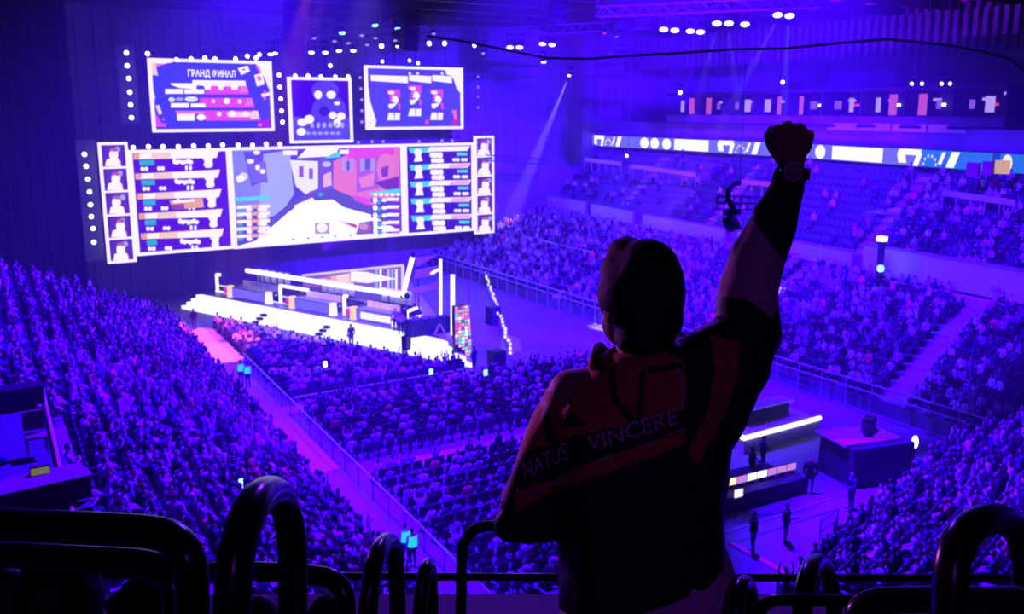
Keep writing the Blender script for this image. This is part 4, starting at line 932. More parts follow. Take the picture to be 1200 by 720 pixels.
# ------------------------------------------------------------------ crowd
TOPS = {'black': (.02, .02, .025), 'navy': (.03, .03, .07), 'grey': (.22, .2, .22), 'lilac': (.45, .4, .5), 'white': (.85, .8, .85), 'red': (.6, .06, .14)}
TN = list(TOPS); TW = np.array((.25, .17, .15, .17, .24, .03)); TW /= TW.sum()
HAIR = ((.015, .012, .012), (.05, .03, .025), (.16, .10, .06)); SKIN = (.45, .28, .22); LEGS = (.03, .03, .05)
def low_person(pose):
    mb = MB(); tags = []
    def done(t): tags.extend([t] * (len(mb.v) - len(tags)))
    ang = np.linspace(0, 2 * math.pi, 8)[:-1]
    mb.loft([[(w * math.cos(a), l + d * math.sin(a), z) for a in ang] for z, w, d, l in ((.44, .17, .15, 0), (.70, .16, .12, .0), (.92, .20, .12, .01), (1.02, .19, .10, .02), (1.08, .07, .07, .03))]); done(2)
    mb.tube([(0, .03, 1.06), (0, .045, 1.12)], .055, 5, caps=False); done(1)
    o = len(mb.v); mb.sph((0, .05, 1.22), (.085, .10, .125), 8, 6)
    for i in range(o, len(mb.v)):
        x, y, z = mb.v[i]; tags.append(0 if (z > 1.25 or y < .07 and z > 1.15) else 1)
    for s in (-1, 1):
        mb.tube([(s * .09, .02, .52), (s * .11, .42, .52), (s * .11, .46, .08)], [.09, .075, .05], 5); done(3)
        mb.box((s * .11, .52, .05), (.09, .24, .09)); done(0)
        if pose == 1: P = [(s * .19, .02, .98), (s * .27, .10, 1.2), (s * .2, .12, 1.46)]
        elif pose == 2: P = [(s * .19, .02, .98), (s * .25, .12, .74), (s * .06, .28, .86)]
        else: P = [(s * .19, .02, .98), (s * .25, .06, .70), (s * .12, .30, .60)]
        mb.tube(P, [.06, .05, .035], 5); done(2); mb.sph(P[2], .05, 5, 4); done(1)
    return np.array(mb.v), mb.f, np.array(tags)
LOW = [low_person(i) for i in range(3)]
def seat_mb(hi=True):
    m = MB(); m.box((0, .03, .41), (.46, .44, .06), taper=.95)
    a = -.14; m.box((0, -.24, .66), (.46, .05, .44), R3=((1, 0, 0), (0, math.cos(a), math.sin(a)), (0, -math.sin(a), math.cos(a))))
    m.box((0, -.16, .20), (.10, .12, .40)); 
    if hi:
        for s in (-1, 1): m.box((s * .24, -.02, .56), (.04, .34, .05)); m.box((s * .24, -.18, .36), (.04, .06, .4))
    return m
def high_person(pose):
    ch = [([(0, .0, .56), (0, -.01, .75), (0, .0, .92)], [.155, .135, .15]), ([(-.15, .01, .98), (.15, .01, .98)], [.085, .085]), ([(0, .02, 1.0), (0, .05, 1.15)], [.06, .055])]
    el = [((0, .05, 1.23), (.08, .10, .12)), ((0, .145, 1.21), (.018, .025, .025)), ((-.082, .05, 1.22), (.02, .03, .035)), ((.082, .05, 1.22), (.02, .03, .035))]
    for s in (-1, 1):
        ch.append(([(s * .09, .02, .54), (s * .11, .42, .53), (s * .11, .45, .30), (s * .11, .44, .09)], [.09, .075, .06, .045])); ch.append(([(s * .11, .44, .06), (s * .12, .60, .05)], [.05, .045]))
        P = [(s * .19, .0, .98), (s * .27, .06, 1.2), (s * .2, .10, 1.46)] if pose == 1 else [(s * .19, 0, .98), (s * .26, .08, .72), (s * .08, .30, .84)] if pose == 2 else [(s * .19, 0, .98), (s * .26, .05, .70), (s * .13, .30, .64)]
        ch.append((P, [.065, .052, .04])); e = np.array(P[2]) + (np.array(P[2]) - np.array(P[1])) * .18; ch.append(([P[2], e], [.038, .045]))
    return organic(ch, el, .032, 2, 8), [np.array((s * (.2 if pose == 1 else .1), .1 if pose == 1 else .3, 1.46 if pose == 1 else .84 if pose == 2 else .64)) for s in (-1, 1)]
def person_tints(v, hands, top, hair):
    c = np.tile(np.array(TOPS[top]), (len(v), 1)); z, y, x = v[:, 2], v[:, 1], v[:, 0]
    c[(z < .62) & ((y > .16) | (z < .5))] = LEGS; c[z < .1] = (.05, .05, .05)
    for h in hands: c[np.linalg.norm(v - h, axis=1) < .085] = SKIN
    hd = (z > 1.07) & (abs(x) < .12); c[hd] = SKIN
    c[hd & ((z > 1.29) | ((y < .06) & (z > 1.16)))] = hair
    return c
HIGH = {}
for p in range(3):
    base, hands = high_person(p); v = vcoords(base)
    for t in TN:
        me = base.copy(); me.materials.append(M['crowd']); set_tint(me, person_tints(v, hands, t, HAIR[(p + TN.index(t)) % 3])); me.name = 'seated_spectator'; HIGH[p, t] = me
SEATM = seat_mb().mesh('stadium_seat', M['seat'])

class Floor:
    def __init__(s, key, place, ys, xr_, occ, pitch=.62): s.key, s.place, s.ys, s.xr, s.occ, s.pitch = key, place, ys, xr_, occ, pitch
    def slots(s):
        out = []
        for i, y in enumerate(s.ys):
            x0, x1 = s.xr(y); seat = 0
            x = x0 + .3
            while x < x1 - .3: seat += 1; out.append((np.array((x, y)), .0, 0.0, i + 1, seat)); x += s.pitch
        return out
stage_x = lambda y: 33.2 - (y - 55.2) * .359 - 3.0 if y > 52.6 else 46.0
blocks = [near, far, mid, end,
          Floor('front', 'front floor block', list(np.arange(83, 54.3, -.98)), lambda y: (ax(y) + .6, min(46, stage_x(y)) if y > 56 else 32.2), .93),
          Floor('middle', 'middle floor block', list(np.arange(51.3, 42.2, -1.15)), lambda y: (ax(y) + .7, 45.5), .88),
          Floor('rear', 'rear floor block', list(np.arange(39.6, 26.5, -1.25)), lambda y: (ax(y) + .7, 26.3), .72)]
FIGPOLY = [(577, 640), (612, 520), (655, 445), (700, 410), (700, 310), (740, 280), (800, 320), (800, 390), (880, 270), (905, 150), (955, 150), (920, 390), (850, 530), (860, 650), (860, 720), (650, 720), (655, 645)]
def inpoly(x, y, P):
    r = False; j = len(P) - 1
    for i in range(len(P)):
        (xi, yi), (xj, yj) = P[i], P[j]
        if (yi > y) != (yj > y) and x < (xj - xi) * (y - yi) / (yj - yi) + xi: r = not r
        j = i
    return r
ppl, seats = [], []
for bl in blocks:
    for (xy, z, face, row, seat) in bl.slots():
        p = np.array((xy[0], xy[1], z)); X, Y, c = proj(p + (0, 0, .9))
        if c < 5 or X < -60 or X > 1260 or Y > 780: continue
        if bl is near and xy[0] < xr(xy[1]) + .3 and 20.5 < xy[1] < 33.5: continue
        if bl is near and xy[0] < 6 and xy[1] < 22.6: continue
        vis = 3 < X < 1197 and 0 < Y < 705 and not inpoly(X, Y, FIGPOLY)
        e = (p, face, bl, row, seat, vis, c)
        seats.append(e)
        fx, fy = -math.sin(face), math.cos(face); j1, j2 = rng.normal(0, .05), max(-.03, rng.normal(.05, .09)); e = (p + np.array((fy * j1 + fx * j2, -fx * j1 + fy * j2, 0)), face + rng.normal(0, .28), bl, row, seat, vis, c)
        if rng.random() < (bl.occ if bl is not mid or xy[1] > 46 else .6): ppl.append(e)
def nearest(lst, n):
    idx = sorted((i for i, e in enumerate(lst) if e[5]), key=lambda i: lst[i][6])[:n]; return set(idx)
sel = nearest(ppl, 300); rest_v, rest_f, rest_c, off = [], [], [], 0
for i, (p, face, bl, row, seat, vis, c) in enumerate(ppl):
    top = TN[rng.choice(6, p=TW)]; pose = int(rng.choice(3, p=(.6, .1, .3))); sc_ = rng.uniform(.93, 1.10)
    if i in sel:
        o = link('seated_spectator', HIGH[pose, top]); o.location = tuple(p); o.rotation_euler = (0, 0, face); o.scale = (sc_,) * 3
        tag(o, f'spectator in {top} top, {ordn(seat)} seat, {ordn(row)} row, {bl.place}', 'person', f'crowd in the {bl.place}')
    else:
        v, f, tg = LOW[pose]; a, b_ = math.cos(face), math.sin(face)
        q = v * sc_; q = np.stack((q[:, 0] * a - q[:, 1] * b_, q[:, 0] * b_ + q[:, 1] * a, q[:, 2]), 1) + p
        cc = np.array((HAIR[rng.integers(3)], SKIN, TOPS[top], LEGS)); cc[2] *= rng.uniform(.6, 1.15)
        rest_v.append(q); rest_c.append(cc[tg]); rest_f += [tuple(off + k for k in fc) for fc in f]; off += len(v)
print('PEOPLE', len(ppl), 'SEATS', len(seats))
def stuff_mesh(name, V, Fc, C, m):
    me = bpy.data.meshes.new(name); me.from_pydata(np.concatenate(V), [], Fc); me.materials.append(m)
    if C is not None: set_tint(me, np.concatenate(C))
    return me
o = link('distant_crowd', stuff_mesh('distant_crowd', rest_v, rest_f, rest_c, M['crowd'])); tag(o, 'the rest of the seated crowd filling the stands and the floor', 'crowd', None, 'stuff')
ssel = nearest(seats, 300); sb = seat_mb(False); sv = np.array(sb.v); V, Fc, off = [], [], 0
for i, (p, face, bl, row, seat, vis, c) in enumerate(seats):
    if i in ssel:
        o = link('stadium_seat', SEATM); o.location = tuple(p); o.rotation_euler = (0, 0, face)
        tag(o, f'dark plastic chair, {ordn(seat)} of {ordn(row)} row, {bl.place}', 'chair', f'chairs in the {bl.place}')
    elif c < 95:
        a, b_ = math.cos(face), math.sin(face); q = np.stack((sv[:, 0] * a - sv[:, 1] * b_, sv[:, 0] * b_ + sv[:, 1] * a, sv[:, 2]), 1) + p
        V.append(q); Fc += [tuple(off + k for k in fc) for fc in sb.f]; off += len(sv)
o = link('distant_chairs', stuff_mesh('distant_chairs', V, Fc, None, M['seat'])); tag(o, 'the rest of the dark plastic chairs under the crowd', 'chairs', None, 'stuff')
# raised phone lights and stewards in the crowd
for i, (x, y, z, mt, lab) in enumerate(((505, 436, 1.5, 'lamp_teal', 'turquoise phone light held up in the front floor block, left one of two'), (569, 437, 1.5, 'lamp_teal', 'turquoise phone light held up in the front floor block, right one of two'),
        (284, 567, 4.4, 'lamp_teal', 'turquoise phone light behind the tall hoop'), (963, 334, 4, 'lamp_teal', 'turquoise light in the far stand beside the raised sleeve'), (1087, 384, 4, 'lamp_teal', 'turquoise light in the far stand below the smooth parapet'),
        (381, 427, 1.4, 'lamp_white', 'white phone light in the crowd below the stage steps'), (86, 428, 6, 'lamp_white', 'white phone light high in the near stand'), (697, 408, 3, 'lamp_dim', 'faint light in the far stand at the man\'s ear'))):
    p = at(x, y, z=z); b = MB(); b.box(p, (.24, .05, .36)); b.build_thing('phone', M[mt], lab, 'phone', 'lights in the crowd')

def standing(top, pose=0, h=1.75, vox=.03):
    k = h / 1.75
    ch = [([(0, 0, .95), (0, .0, 1.15), (0, 0, 1.32)], [.15, .13, .15]), ([(-.15, 0, 1.40), (.15, 0, 1.40)], [.075, .075]), ([(0, .0, 1.42), (0, .02, 1.55)], [.06, .055])]
    el = [((0, .02, 1.635), (.078, .098, .12)), ((0, .118, 1.61), (.016, .022, .022)), ((-.08, .02, 1.62), (.018, .028, .034)), ((.08, .02, 1.62), (.018, .028, .034))]
    for s in (-1, 1):
        ch.append(([(s * .09, 0, .92), (s * .10, .02, .50), (s * .10, -.02, .09)], [.10, .068, .045])); ch.append(([(s * .10, -.02, .05), (s * .12, .15, .045)], [.05, .04]))
        if pose == 1 and s == 1: P = [(.19, 0, 1.40), (.27, .10, 1.14), (.16, .34, 1.2)]
        elif pose == 2: P = [(s * .19, 0, 1.40), (s * .27, .06, 1.13), (s * .08, .26, 1.05)]
        else: P = [(s * .19, 0, 1.40), (s * .25, -.02, 1.12), (s * .24, .08, .87)]
        ch.append((P, [.065, .05, .036])); e = np.array(P[2]) + (np.array(P[2]) - np.array(P[1])) * .3; ch.append(([P[2], e], [.036, .04]))
    me = organic(ch, el, vox, 2, 8); v = vcoords(me); z, y, x = v[:, 2], v[:, 1], v[:, 0]
    c = np.tile(np.array(TOPS[top]), (len(v), 1)); c[z < .93] = LEGS; c[z < .1] = (.05, .05, .05); c[(z < .92) & (abs(x) > .19)] = SKIN
    hd = z > 1.5; c[hd] = SKIN; c[hd & ((z > 1.70) | ((y < .02) & (z > 1.57)))] = HAIR[0]
    me.transform(Matrix.Scale(k, 4)); me.materials.append(M['crowd']); set_tint(me, c); me.name = 'standing_person'; return me
SM = {('black', 0): standing('black', 0), ('black', 1): standing('black', 1), ('navy', 2): standing('navy', 2), ('white', 2): standing('white', 2), ('grey', 0): standing('grey', 0)}
for (x, y, z, key, rz, lab) in ((882, 648, 0, ('black', 0), .9, 'person in dark clothes standing nearest the production desk end of the red strip'), (920, 637, 0, ('black', 1), -2.6, 'person in dark clothes standing with one arm out on the open floor'),
        (997, 597, 0, ('navy', 2), 1.2, 'person in navy standing in front of the dark booth'), (948, 578, 0, ('black', 0), 2.4, 'person in black standing at the right end of the production desk'), (1031, 612, .0, ('white', 2), .6, 'person in white standing behind the crowd barrier'),
        (228, 387, 0, ('black', 0), .4, 'person in black standing at the left end of the stage steps'), (412, 407, 0, ('black', 0), .2, 'person in black standing before the middle of the white steps'), (556, 436, 0, ('navy', 2), .4, 'person in navy standing by the stage tip'),
        (470, 392, 1.12, ('white', 2), 2.6, 'host in white standing at the right end of the team desks'), (464, 388, 1.12, ('grey', 0), 2.3, 'host in grey standing beside the host in white'), (476, 386, 1.12, ('black', 1), 2.9, 'host in black standing by the short light tubes'),
        (880, 565, 0, ('black', 2), -2.5, 'person in black seen behind the production monitors'), (893, 551, 0, ('navy', 2), -2.2, 'person in navy behind the production monitors, farther back'),
        (1106, 262, None, ('black', 0), 2, 'person in black standing in the upper tier right of the post lamp'), (1178, 250, None, ('black', 0), 2, 'person in black standing at the right end of the upper tier')):
    if key not in SM: SM[key] = standing(*key)
    p = at(x, y, z=z) if z is not None else None
    if p is None:
        q = at(x, y, X=62); best = None
        for i, (a_, b_, zz) in enumerate(mid.rows):
            for t in np.linspace(0, 1, 200):
                c = a_ + (b_ - a_) * t; X, Y, _ = proj((*c, zz)); d = (X - x) ** 2 + (Y - y) ** 2
                if best is None or d < best[0]: best = (d, np.array((*c, zz)))
        p = best[1]
    o = link('person', SM[key]); o.location = tuple(p); o.rotation_euler = (0, 0, rz); o.scale = (1.2, 1.25, 1.03); tag(o, lab, 'person')
vest = standing('lilac', 0)
for i, (x, y, lab) in enumerate(((283, 452, 'steward in a turquoise lit vest standing in the aisle, left one of the pair'), (291, 455, 'steward in a turquoise lit vest standing in the aisle, right one of the pair'), (476, 662, 'steward in a bright turquoise vest by the ramp, left one of the pair'), (484, 668, 'steward in a bright turquoise vest by the ramp, right one of the pair'))):
    p = at(x, y, z=.03 if i < 2 else .03); r = thing('steward', lab, 'person', p, 'stewards in the aisle')
    o = link('body', vest, r)
    b = MB(); ang = np.linspace(0, 2 * math.pi, 13)[:-1]; b.loft([[(w * math.cos(a), d * math.sin(a), z) for a in ang] for z, w, d in ((1.0, .19, .17), (1.2, .19, .165), (1.42, .22, .13))], caps=False)
    b.build('vest', M['vest_glow'], r, local=True, smooth=True)  # reflective vest made to glow; its brightness is put into the material

# ------------------------------------------------------------------ upper tier where the camera stands
def kbox(mb, r0, r1, f0, f1, z0, z1): return mb.box(K((r0 + r1) / 2, (f0 + f1) / 2, (z0 + z1) / 2), (r1 - r0, f1 - f0, z1 - z0), rz=-YAW)
ZA, ZB, ZC = 15.85, 15.46, 14.95
b = MB(); kbox(b, -4, 4, -1.5, 1.5, ZA - .6, ZA); kbox(b, -4, 4, 1.5, 2.38, ZB - .6, ZB); kbox(b, -4, 4, 2.38, 3.45, ZC - .3, ZC); struct('floor_upper_tier', b, M['concrete'])
b = MB(); kbox(b, -4, 4, 3.32, 3.5, ZC, 15.53); struct('trim_parapet', b, M['fascia'])
b = MB(); kbox(b, -4, 4, 3.26, 3.56, 15.53, 15.59); struct('trim_parapet_cap', b, M['fascia'])
def smooth_path(P, n=6):
    P = [np.array(p, float) for p in P]; out = []
    for i in range(len(P) - 1):
        p0, p1, p2, p3 = P[max(0, i - 1)], P[i], P[i + 1], P[min(len(P) - 1, i + 2)]
        for k in range(n):
            t = k / n; out.append(.5 * (2 * p1 + (p2 - p0) * t + (2 * p0 - 5 * p1 + 4 * p2 - p3) * t * t + (3 * p1 - p0 - 3 * p2 + p3) * t ** 3))
    return out + [P[-1]]
def hoop(name, label, pts, r, zf, ends=(True, True), cat='guard rail', floor_pts=None):
    P = [at(x, y, zc=d) for x, y, d in pts]
    if ends[0]: P.insert(0, np.array((P[0][0], P[0][1], zf)))
    if ends[1]: P.append(np.array((P[-1][0], P[-1][1], zf)))
    mid_ = smooth_path(P[1:-1] if ends[0] and ends[1] else P, 7)
    Q = ([P[0]] if ends[0] else []) + mid_ + ([P[-1]] if ends[1] else [])
    if not (ends[0] and ends[1]): Q = smooth_path(P, 7)
    base = Q[0] if Q[0][2] < Q[-1][2] + .01 else Q[-1]
    root = thing(name, label, cat, (base[0], base[1], zf), 'black tubular guard rails of the upper tier')
    b = MB(); b.tube(Q, r, 18); part(root, 'tube', b, M['tube'], smooth=True)
    for q, e in ((Q[0], ends[0]), (Q[-1], ends[1])):
        if e:
            b = MB(); b.tube([(q[0], q[1], zf), (q[0], q[1], zf + .012)], r * 1.9, 18)
            for k in range(4): b.tube([(q[0] + r * 1.45 * math.cos(k * 1.57), q[1] + r * 1.45 * math.sin(k * 1.57), zf + .01), (q[0] + r * 1.45 * math.cos(k * 1.57), q[1] + r * 1.45 * math.sin(k * 1.57), zf + .022)], r * .22, 6)
            part(root, 'base_flange', b, M['tube'])
    return root
hoop('guard_hoop', 'tall black tubular hoop left of the man, nearest the camera on that side', [(271, 720, 1.12), (276, 660, 1.13), (287, 612, 1.16), (302, 585, 1.22), (318, 577, 1.32), (331, 588, 1.42), (340, 618, 1.46), (343, 660, 1.47), (343, 720, 1.48)], .0225, ZA)
hoop('guard_hoop', 'medium black tubular hoop by the small hoop, left of the man', [(431, 720, 2.0), (435, 680, 2.02), (443, 648, 2.08), (454, 635, 2.2), (462, 645, 2.35), (465, 680, 2.4), (466, 720, 2.4)], .0205, ZB)
hoop('guard_hoop', 'smallest black tubular hoop, left of the man', [(492, 720, 2.72), (494, 695, 2.73), (498, 671, 2.76), (502, 663, 2.84), (505, 676, 2.95), (506, 700, 3.0), (506, 720, 3.0)], .0205, ZC)
hoop('guard_hoop', 'small black tubular hoop at the man\'s right hip', [(861, 720, 2.0), (864, 700, 2.02), (869, 687, 2.06), (874, 684, 2.14), (879, 694, 2.28), (882, 720, 2.3)], .018, ZB)
hoop('guard_hoop', 'medium black tubular hoop right of the man', [(940, 720, 1.95), (943, 690, 1.97), (950, 667, 2.03), (960, 659, 2.15), (970, 672, 2.3), (976, 700, 2.35), (978, 720, 2.36)], .02, ZB)
hoop('guard_hoop', 'largest black tubular hoop at the right, with a pale scuff on top', [(1113, 720, 1.16), (1115, 665, 1.17), (1126, 632, 1.19), (1146, 613, 1.24), (1170, 608, 1.34), (1190, 620, 1.42), (1202, 650, 1.46), (1206, 720, 1.47)], .0215, ZA)
hoop('guard_rail', 'wide black tubular rail with rounded corner at the lower left', [(-330, 590, 1.45), (-60, 611, 1.28), (100, 619, 1.22), (175, 624, 1.19), (205, 634, 1.18), (221, 655, 1.17), (225, 685, 1.17), (225, 720, 1.17)], .021, ZA)
hoop('guard_rail', 'second black tubular rail just under the wide one at the lower left', [(-330, 628, 1.62), (-60, 646, 1.5), (100, 656, 1.42), (165, 660, 1.40), (195, 670, 1.39), (205, 690, 1.38), (207, 720, 1.38)], .020, ZA)
hoop('guard_rail', 'black tubular rail with rounded corner between the two hoops left of the man', [(222, 720, 1.9), (226, 690, 1.9), (245, 671, 1.88), (300, 670, 1.84), (365, 674, 1.8), (392, 681, 1.78), (404, 698, 1.77), (405, 720, 1.77)], .0185, ZB)
hoop('guard_rail', 'slender black rail corner at the man\'s left sleeve', [(540, 720, 2.9), (541, 660, 2.9), (544, 637, 2.9), (555, 622, 2.9), (575, 617, 2.9), (640, 617, 2.9), (700, 618, 2.9), (712, 640, 2.9), (714, 720, 2.9)], .0165, ZC)
hoop('guard_rail', 'wide black tubular rail with rounded corner at the lower right', [(1006, 720, 1.5), (1012, 712, 1.5), (1030, 705, 1.49), (1080, 703, 1.46), (1160, 704, 1.4), (1300, 706, 1.3), (1330, 720, 1.28)], .0205, ZA)
hoop('guard_rail', 'black tubular rail behind the medium hoop at the right', [(890, 720, 1.9), (896, 710, 1.9), (910, 704, 1.89), (960, 704, 1.86), (1010, 707, 1.83), (1018, 720, 1.82)], .012, ZB)
r = thing('front_rail', 'long thin black rail along the tier edge behind the hoops', 'guard rail', K(0, 3.4, 15.59), 'black tubular guard rails of the upper tier')
P = [at(x, y, zc=3.62) for x, y in ((-300, 640), (0, 657), (300, 668), (500, 684), (660, 686), (1000, 692), (1500, 700))]
zr_ = at(600, 686, zc=3.62)[2]
part(r, 'handrail', MB().tube([K(-3.8, 3.4, zr_ + .012), K(3.8, 3.4, zr_ - .012)], .0155, 12), M['tube'], smooth=True)
for x in (-3.5, -2.3, -1.1, .9, 2.1, 3.3): part(r, 'post', MB().tube([K(x, 3.4, 15.59), K(x, 3.4, zr_)], .012, 8), M['tube'])

# heads of people seated in the rows below
def seated_front(px, py, zc, rpx, zf, hairm, top, lab, yaw=0.):
    c = at(px, py, zc=zc); k = zc / 1125
    base = np.array((c[0], c[1], zf)); r = thing('person', lab, 'person', base)
    hz = c[2] - zf; Rm = Matrix.Rotation(-YAW + yaw, 3, 'Z')
    def W(x, y, z): return np.array(Rm @ Vector((x, y, 0))) + np.array((c[0], c[1], c[2] + z))
    w = rpx * k; q = hz - 1.2
    T = lambda z: z - hz                            # height above the tier floor
    ch = [([W(0, -.02, -.09), W(0, -.05, -.22)], [.058, .065]), ([W(-.15, -.06, -.29), W(.15, -.06, -.29)], [.08, .08]), ([W(0, -.06, -.36), W(0, -.08, -.6), W(0, -.06, T(.55))], [.15, .14, .15])]
    for s in (-1, 1): ch.append(([W(s * .09, -.04, T(.53)), W(s * .12, .36, T(.52)), W(s * .12, .38, T(.08))], [.085, .07, .05])); ch.append(([W(s * .12, .40, T(.05)), W(s * .13, .52, T(.045))], [.05, .045])); ch.append(([W(s * .2, -.05, -.30), W(s * .27, .02, -.56), W(s * .12, .26, -.62)], [.065, .05, .045]))
    el = [(W(0, 0, 0), (w * .86, w * 1.02, w * 1.28), np.array(Rm)), (W(0, w * 1.02, -.02), (.016, .022, .024), np.array(Rm)), (W(-w * .87, .0, -.02), (.014, .03, .034), np.array(Rm)), (W(w * .87, 0, -.02), (.014, .03, .034), np.array(Rm))]
    me = shift(organic(ch, el, .014, 3), base); v = vcoords(me); me.materials.append(M['skin']); me.materials.append(M['jblack' if top == 'black' else 'jgrey'])
    z = v[:, 2] - hz
    pi = [1 if np.mean(z[list(p.vertices)]) < -.17 else 0 for p in me.polygons]; me.polygons.foreach_set('material_index', pi); link('body', me, r)
    hm = organic([([W(0, -.012, .02), W(0, -.03, -.035)], [w * .95, w * .9])], [(W(0, -.008, .03), (w * .98, w * 1.1, w * 1.22), np.array(Rm))], .010, 3); hm = shift(hm, base)
    hv = vcoords(hm)
    for i, p in enumerate(hm.vertices):
        n = noise.noise(Vector(hv[i]) * 38) * .006; p.co += p.co.normalized() * 0 + Vector((n, n, n * .6))
    hm.materials.append(hairm); link('hair', hm, r)
seated_front(72, 722, 1.78, 52, ZB, M['hair'], 'black', 'dark-haired person seated below the wide rail at the lower left, head largest')
seated_front(172, 726, 2.35, 36, ZB - .3, M['hair'], 'black', 'dark head of a person seated farther down, seen through the left rail', .3)
seated_front(150, 738, 2.9, 32, ZC - .1, M['brownhair'], 'grey', 'brown-haired person whose hair shows beside the left rail post')
seated_front(4, 703, 2.5, 27, ZC + .1, M['brownhair'], 'black', 'person seated at the far lower left corner behind the rail')
seated_front(306, 737, 2.7, 24, ZC - .1, M['brownhair'], 'black', 'person whose hair shows inside the tall hoop')
seated_front(384, 736, 2.7, 24, ZC - .1, M['hair'], 'black', 'person whose dark head shows right of the tall hoop')

# ------------------------------------------------------------------ the standing man with raised fist
ZM = 2.15; KM = ZM / 1125
root = thing('person', 'standing man seen from behind in a dark esports jacket, right fist raised high', 'person', (0, 0, 0))
foot = K((at(755, 700, zc=ZM) @ RT) / 1.0, 2.0, ZB); root.location = tuple(foot); root['_w'] = [float(x) for x in foot]
def fp(px, py, dz=0.0): return at(px, py, zc=ZM) + FH * dz
Rh = Matrix.Rotation(-YAW + .55, 3, 'Z')            # head turned a little to the left
Rn = np.array(Rh); Rb = np.array(Matrix.Rotation(-YAW, 3, 'Z'))
def ellp(px, py, rx, ry, rz_, dz=0, Rr=Rb): return (fp(px, py, dz), (rx * KM, rz_, ry * KM), Rr)
# body: head, neck, torso, arms, fist, legs as one skin
hc = fp(747, 352, .0)
def hd(x, y, z): return hc + Rn @ np.array((x, y, z))
chains = [([fp(752, 385, -.01), fp(750, 425, -.02)], [.056, .058]), ([fp(750, 445, -.02), fp(750, 520, 0), fp(752, 600, .0), fp(755, 680, .0)], [.07, .10, .09, .10]), ([fp(672, 462, -.01), fp(825, 445, -.01)], [.06, .06]),
          ([fp(665, 475, 0), fp(632, 560, .02), fp(620, 606, .05)], [.052, .043, .04]), ([fp(620, 606, .05), fp(650, 598, .18), fp(690, 585, .28)], [.04, .034, .027]),
          ([fp(830, 445, 0), fp(870, 395, .02), fp(882, 368, .03)], [.055, .047, .042]), ([fp(882, 368, .03), fp(892, 310, .02), fp(912, 240, .0), fp(927, 198, 0)], [.042, .043, .034, .027])]
els = [(hd(0, -.005, .01), (.070, .090, .112), Rn), (hd(0, .035, -.055), (.058, .062, .062), Rn), (hd(0, .098, -.02), (.013, .022, .022), Rn), (hd(0, .088, -.062), (.024, .012, .009), Rn), (hd(0, .078, -.098), (.022, .018, .016), Rn), (hd(-.079, -.005, -.015), (.010, .024, .034), Rn), (hd(.079, -.005, -.015), (.010, .024, .034), Rn), (hd(0, .086, .03), (.045, .016, .012), Rn), (hd(.012, .1, .0), (.012, .018, .012), Rn)]
# fist
W0 = fp(929, 190, 0); palm = [([fp(928, 196), fp(929, 172, .0)], [.026, .034])]
kn = [(911, 151), (924, 147), (938, 149), (949, 157)]
for i, (x, y) in enumerate(kn):
    r_ = (.0112, .0116, .0112, .0102)[i]
    palm.append(([fp(923 + i * 4, 183), fp(x, y + 3)], [.015, r_ * 1.12]))
    a0 = fp(x, y + 1, .0); a1 = fp(x - 1, y - 3 + 4, .042 - .004 * abs(i - 1)); a2 = fp(x - 1, y + 15, .052 - .004 * abs(i - 1)); a3 = fp(x, y + 19, .022)
    chains.append(([a0, a1, a2, a3], [r_ * 1.1, r_, r_ * .95, r_ * .85]))
chains += palm
chains += [([fp(917, 186, .008), fp(907, 172, .018), fp(905, 160, .035)], [.016, .0125, .0115]), ([fp(905, 160, .035), fp(915, 163, .062), fp(926, 168, .066)], [.0115, .0105, .009])]
els += [(fp(929, 168, .004), (.047, .018, .042), Rb)]
for s in (-1, 1):
    h0 = fp(757 + s * 40, 705, .0); kx = K(h0 @ RT, h0 @ FH, ZB)
    chains.append(([h0, K(h0 @ RT + s * .02, h0 @ FH + .02, ZB + .5), K(h0 @ RT + s * .03, h0 @ FH - .01, ZB + .09)], [.088, .065, .045])); chains.append(([K(h0 @ RT + s * .03, h0 @ FH - .02, ZB + .05), K(h0 @ RT + s * .04, h0 @ FH + .15, ZB + .045)], [.048, .042]))
# left hand: palm and five curled fingers closing in front of the chest
lh = fp(694, 583, .30); chains.append(([fp(690, 585, .28), lh + FH * .03], [.027, .032]))
for i in range(4):
    o = lh + FH * (.05) + np.array((0, 0, .026 - .017 * i)); chains.append(([o, o + FH * .035 + RT * .01, o + FH * .03 + RT * .04, o + FH * .005 + RT * .045], [.0105, .0095, .009, .008]))
chains.append(([lh + UP * .03, lh + UP * .04 + FH * .04 + RT * .02, lh + UP * .03 + FH * .05 + RT * .045], [.012, .010, .009]))
body = shift(organic(chains, els, .0052, 3, 16), foot); body.materials.append(M['skin']); link('body', body, root)
for s in (-1, 1):
    e = MB(); e.sph(hd(s * .031, .088, .012), .011, 10, 8); part(root, 'eye', e, M['jletter'], smooth=True)
# hair
hairm = organic([], [ellp(758, 334, 44, 55, .105), ellp(738, 301, 24, 21, .07, .05), ellp(735, 347, 36, 37, .098, .0), ellp(731, 322, 27, 26, .085, .03), ellp(758, 372, 41, 36, .088, -.02), ellp(765, 345, 37, 50, .10, -.01), ellp(752, 395, 35, 20, .07, -.03)], .007, 16)
for p in hairm.vertices:
    q = Vector(p.co); n = noise.noise(q * 45) * .005 + noise.noise(q * 110) * .002; p.co += (q - Vector(hc)).normalized() * n * .35
hairm = shift(hairm, foot); hairm.materials.append(M['hair']); link('hair', hairm, root)
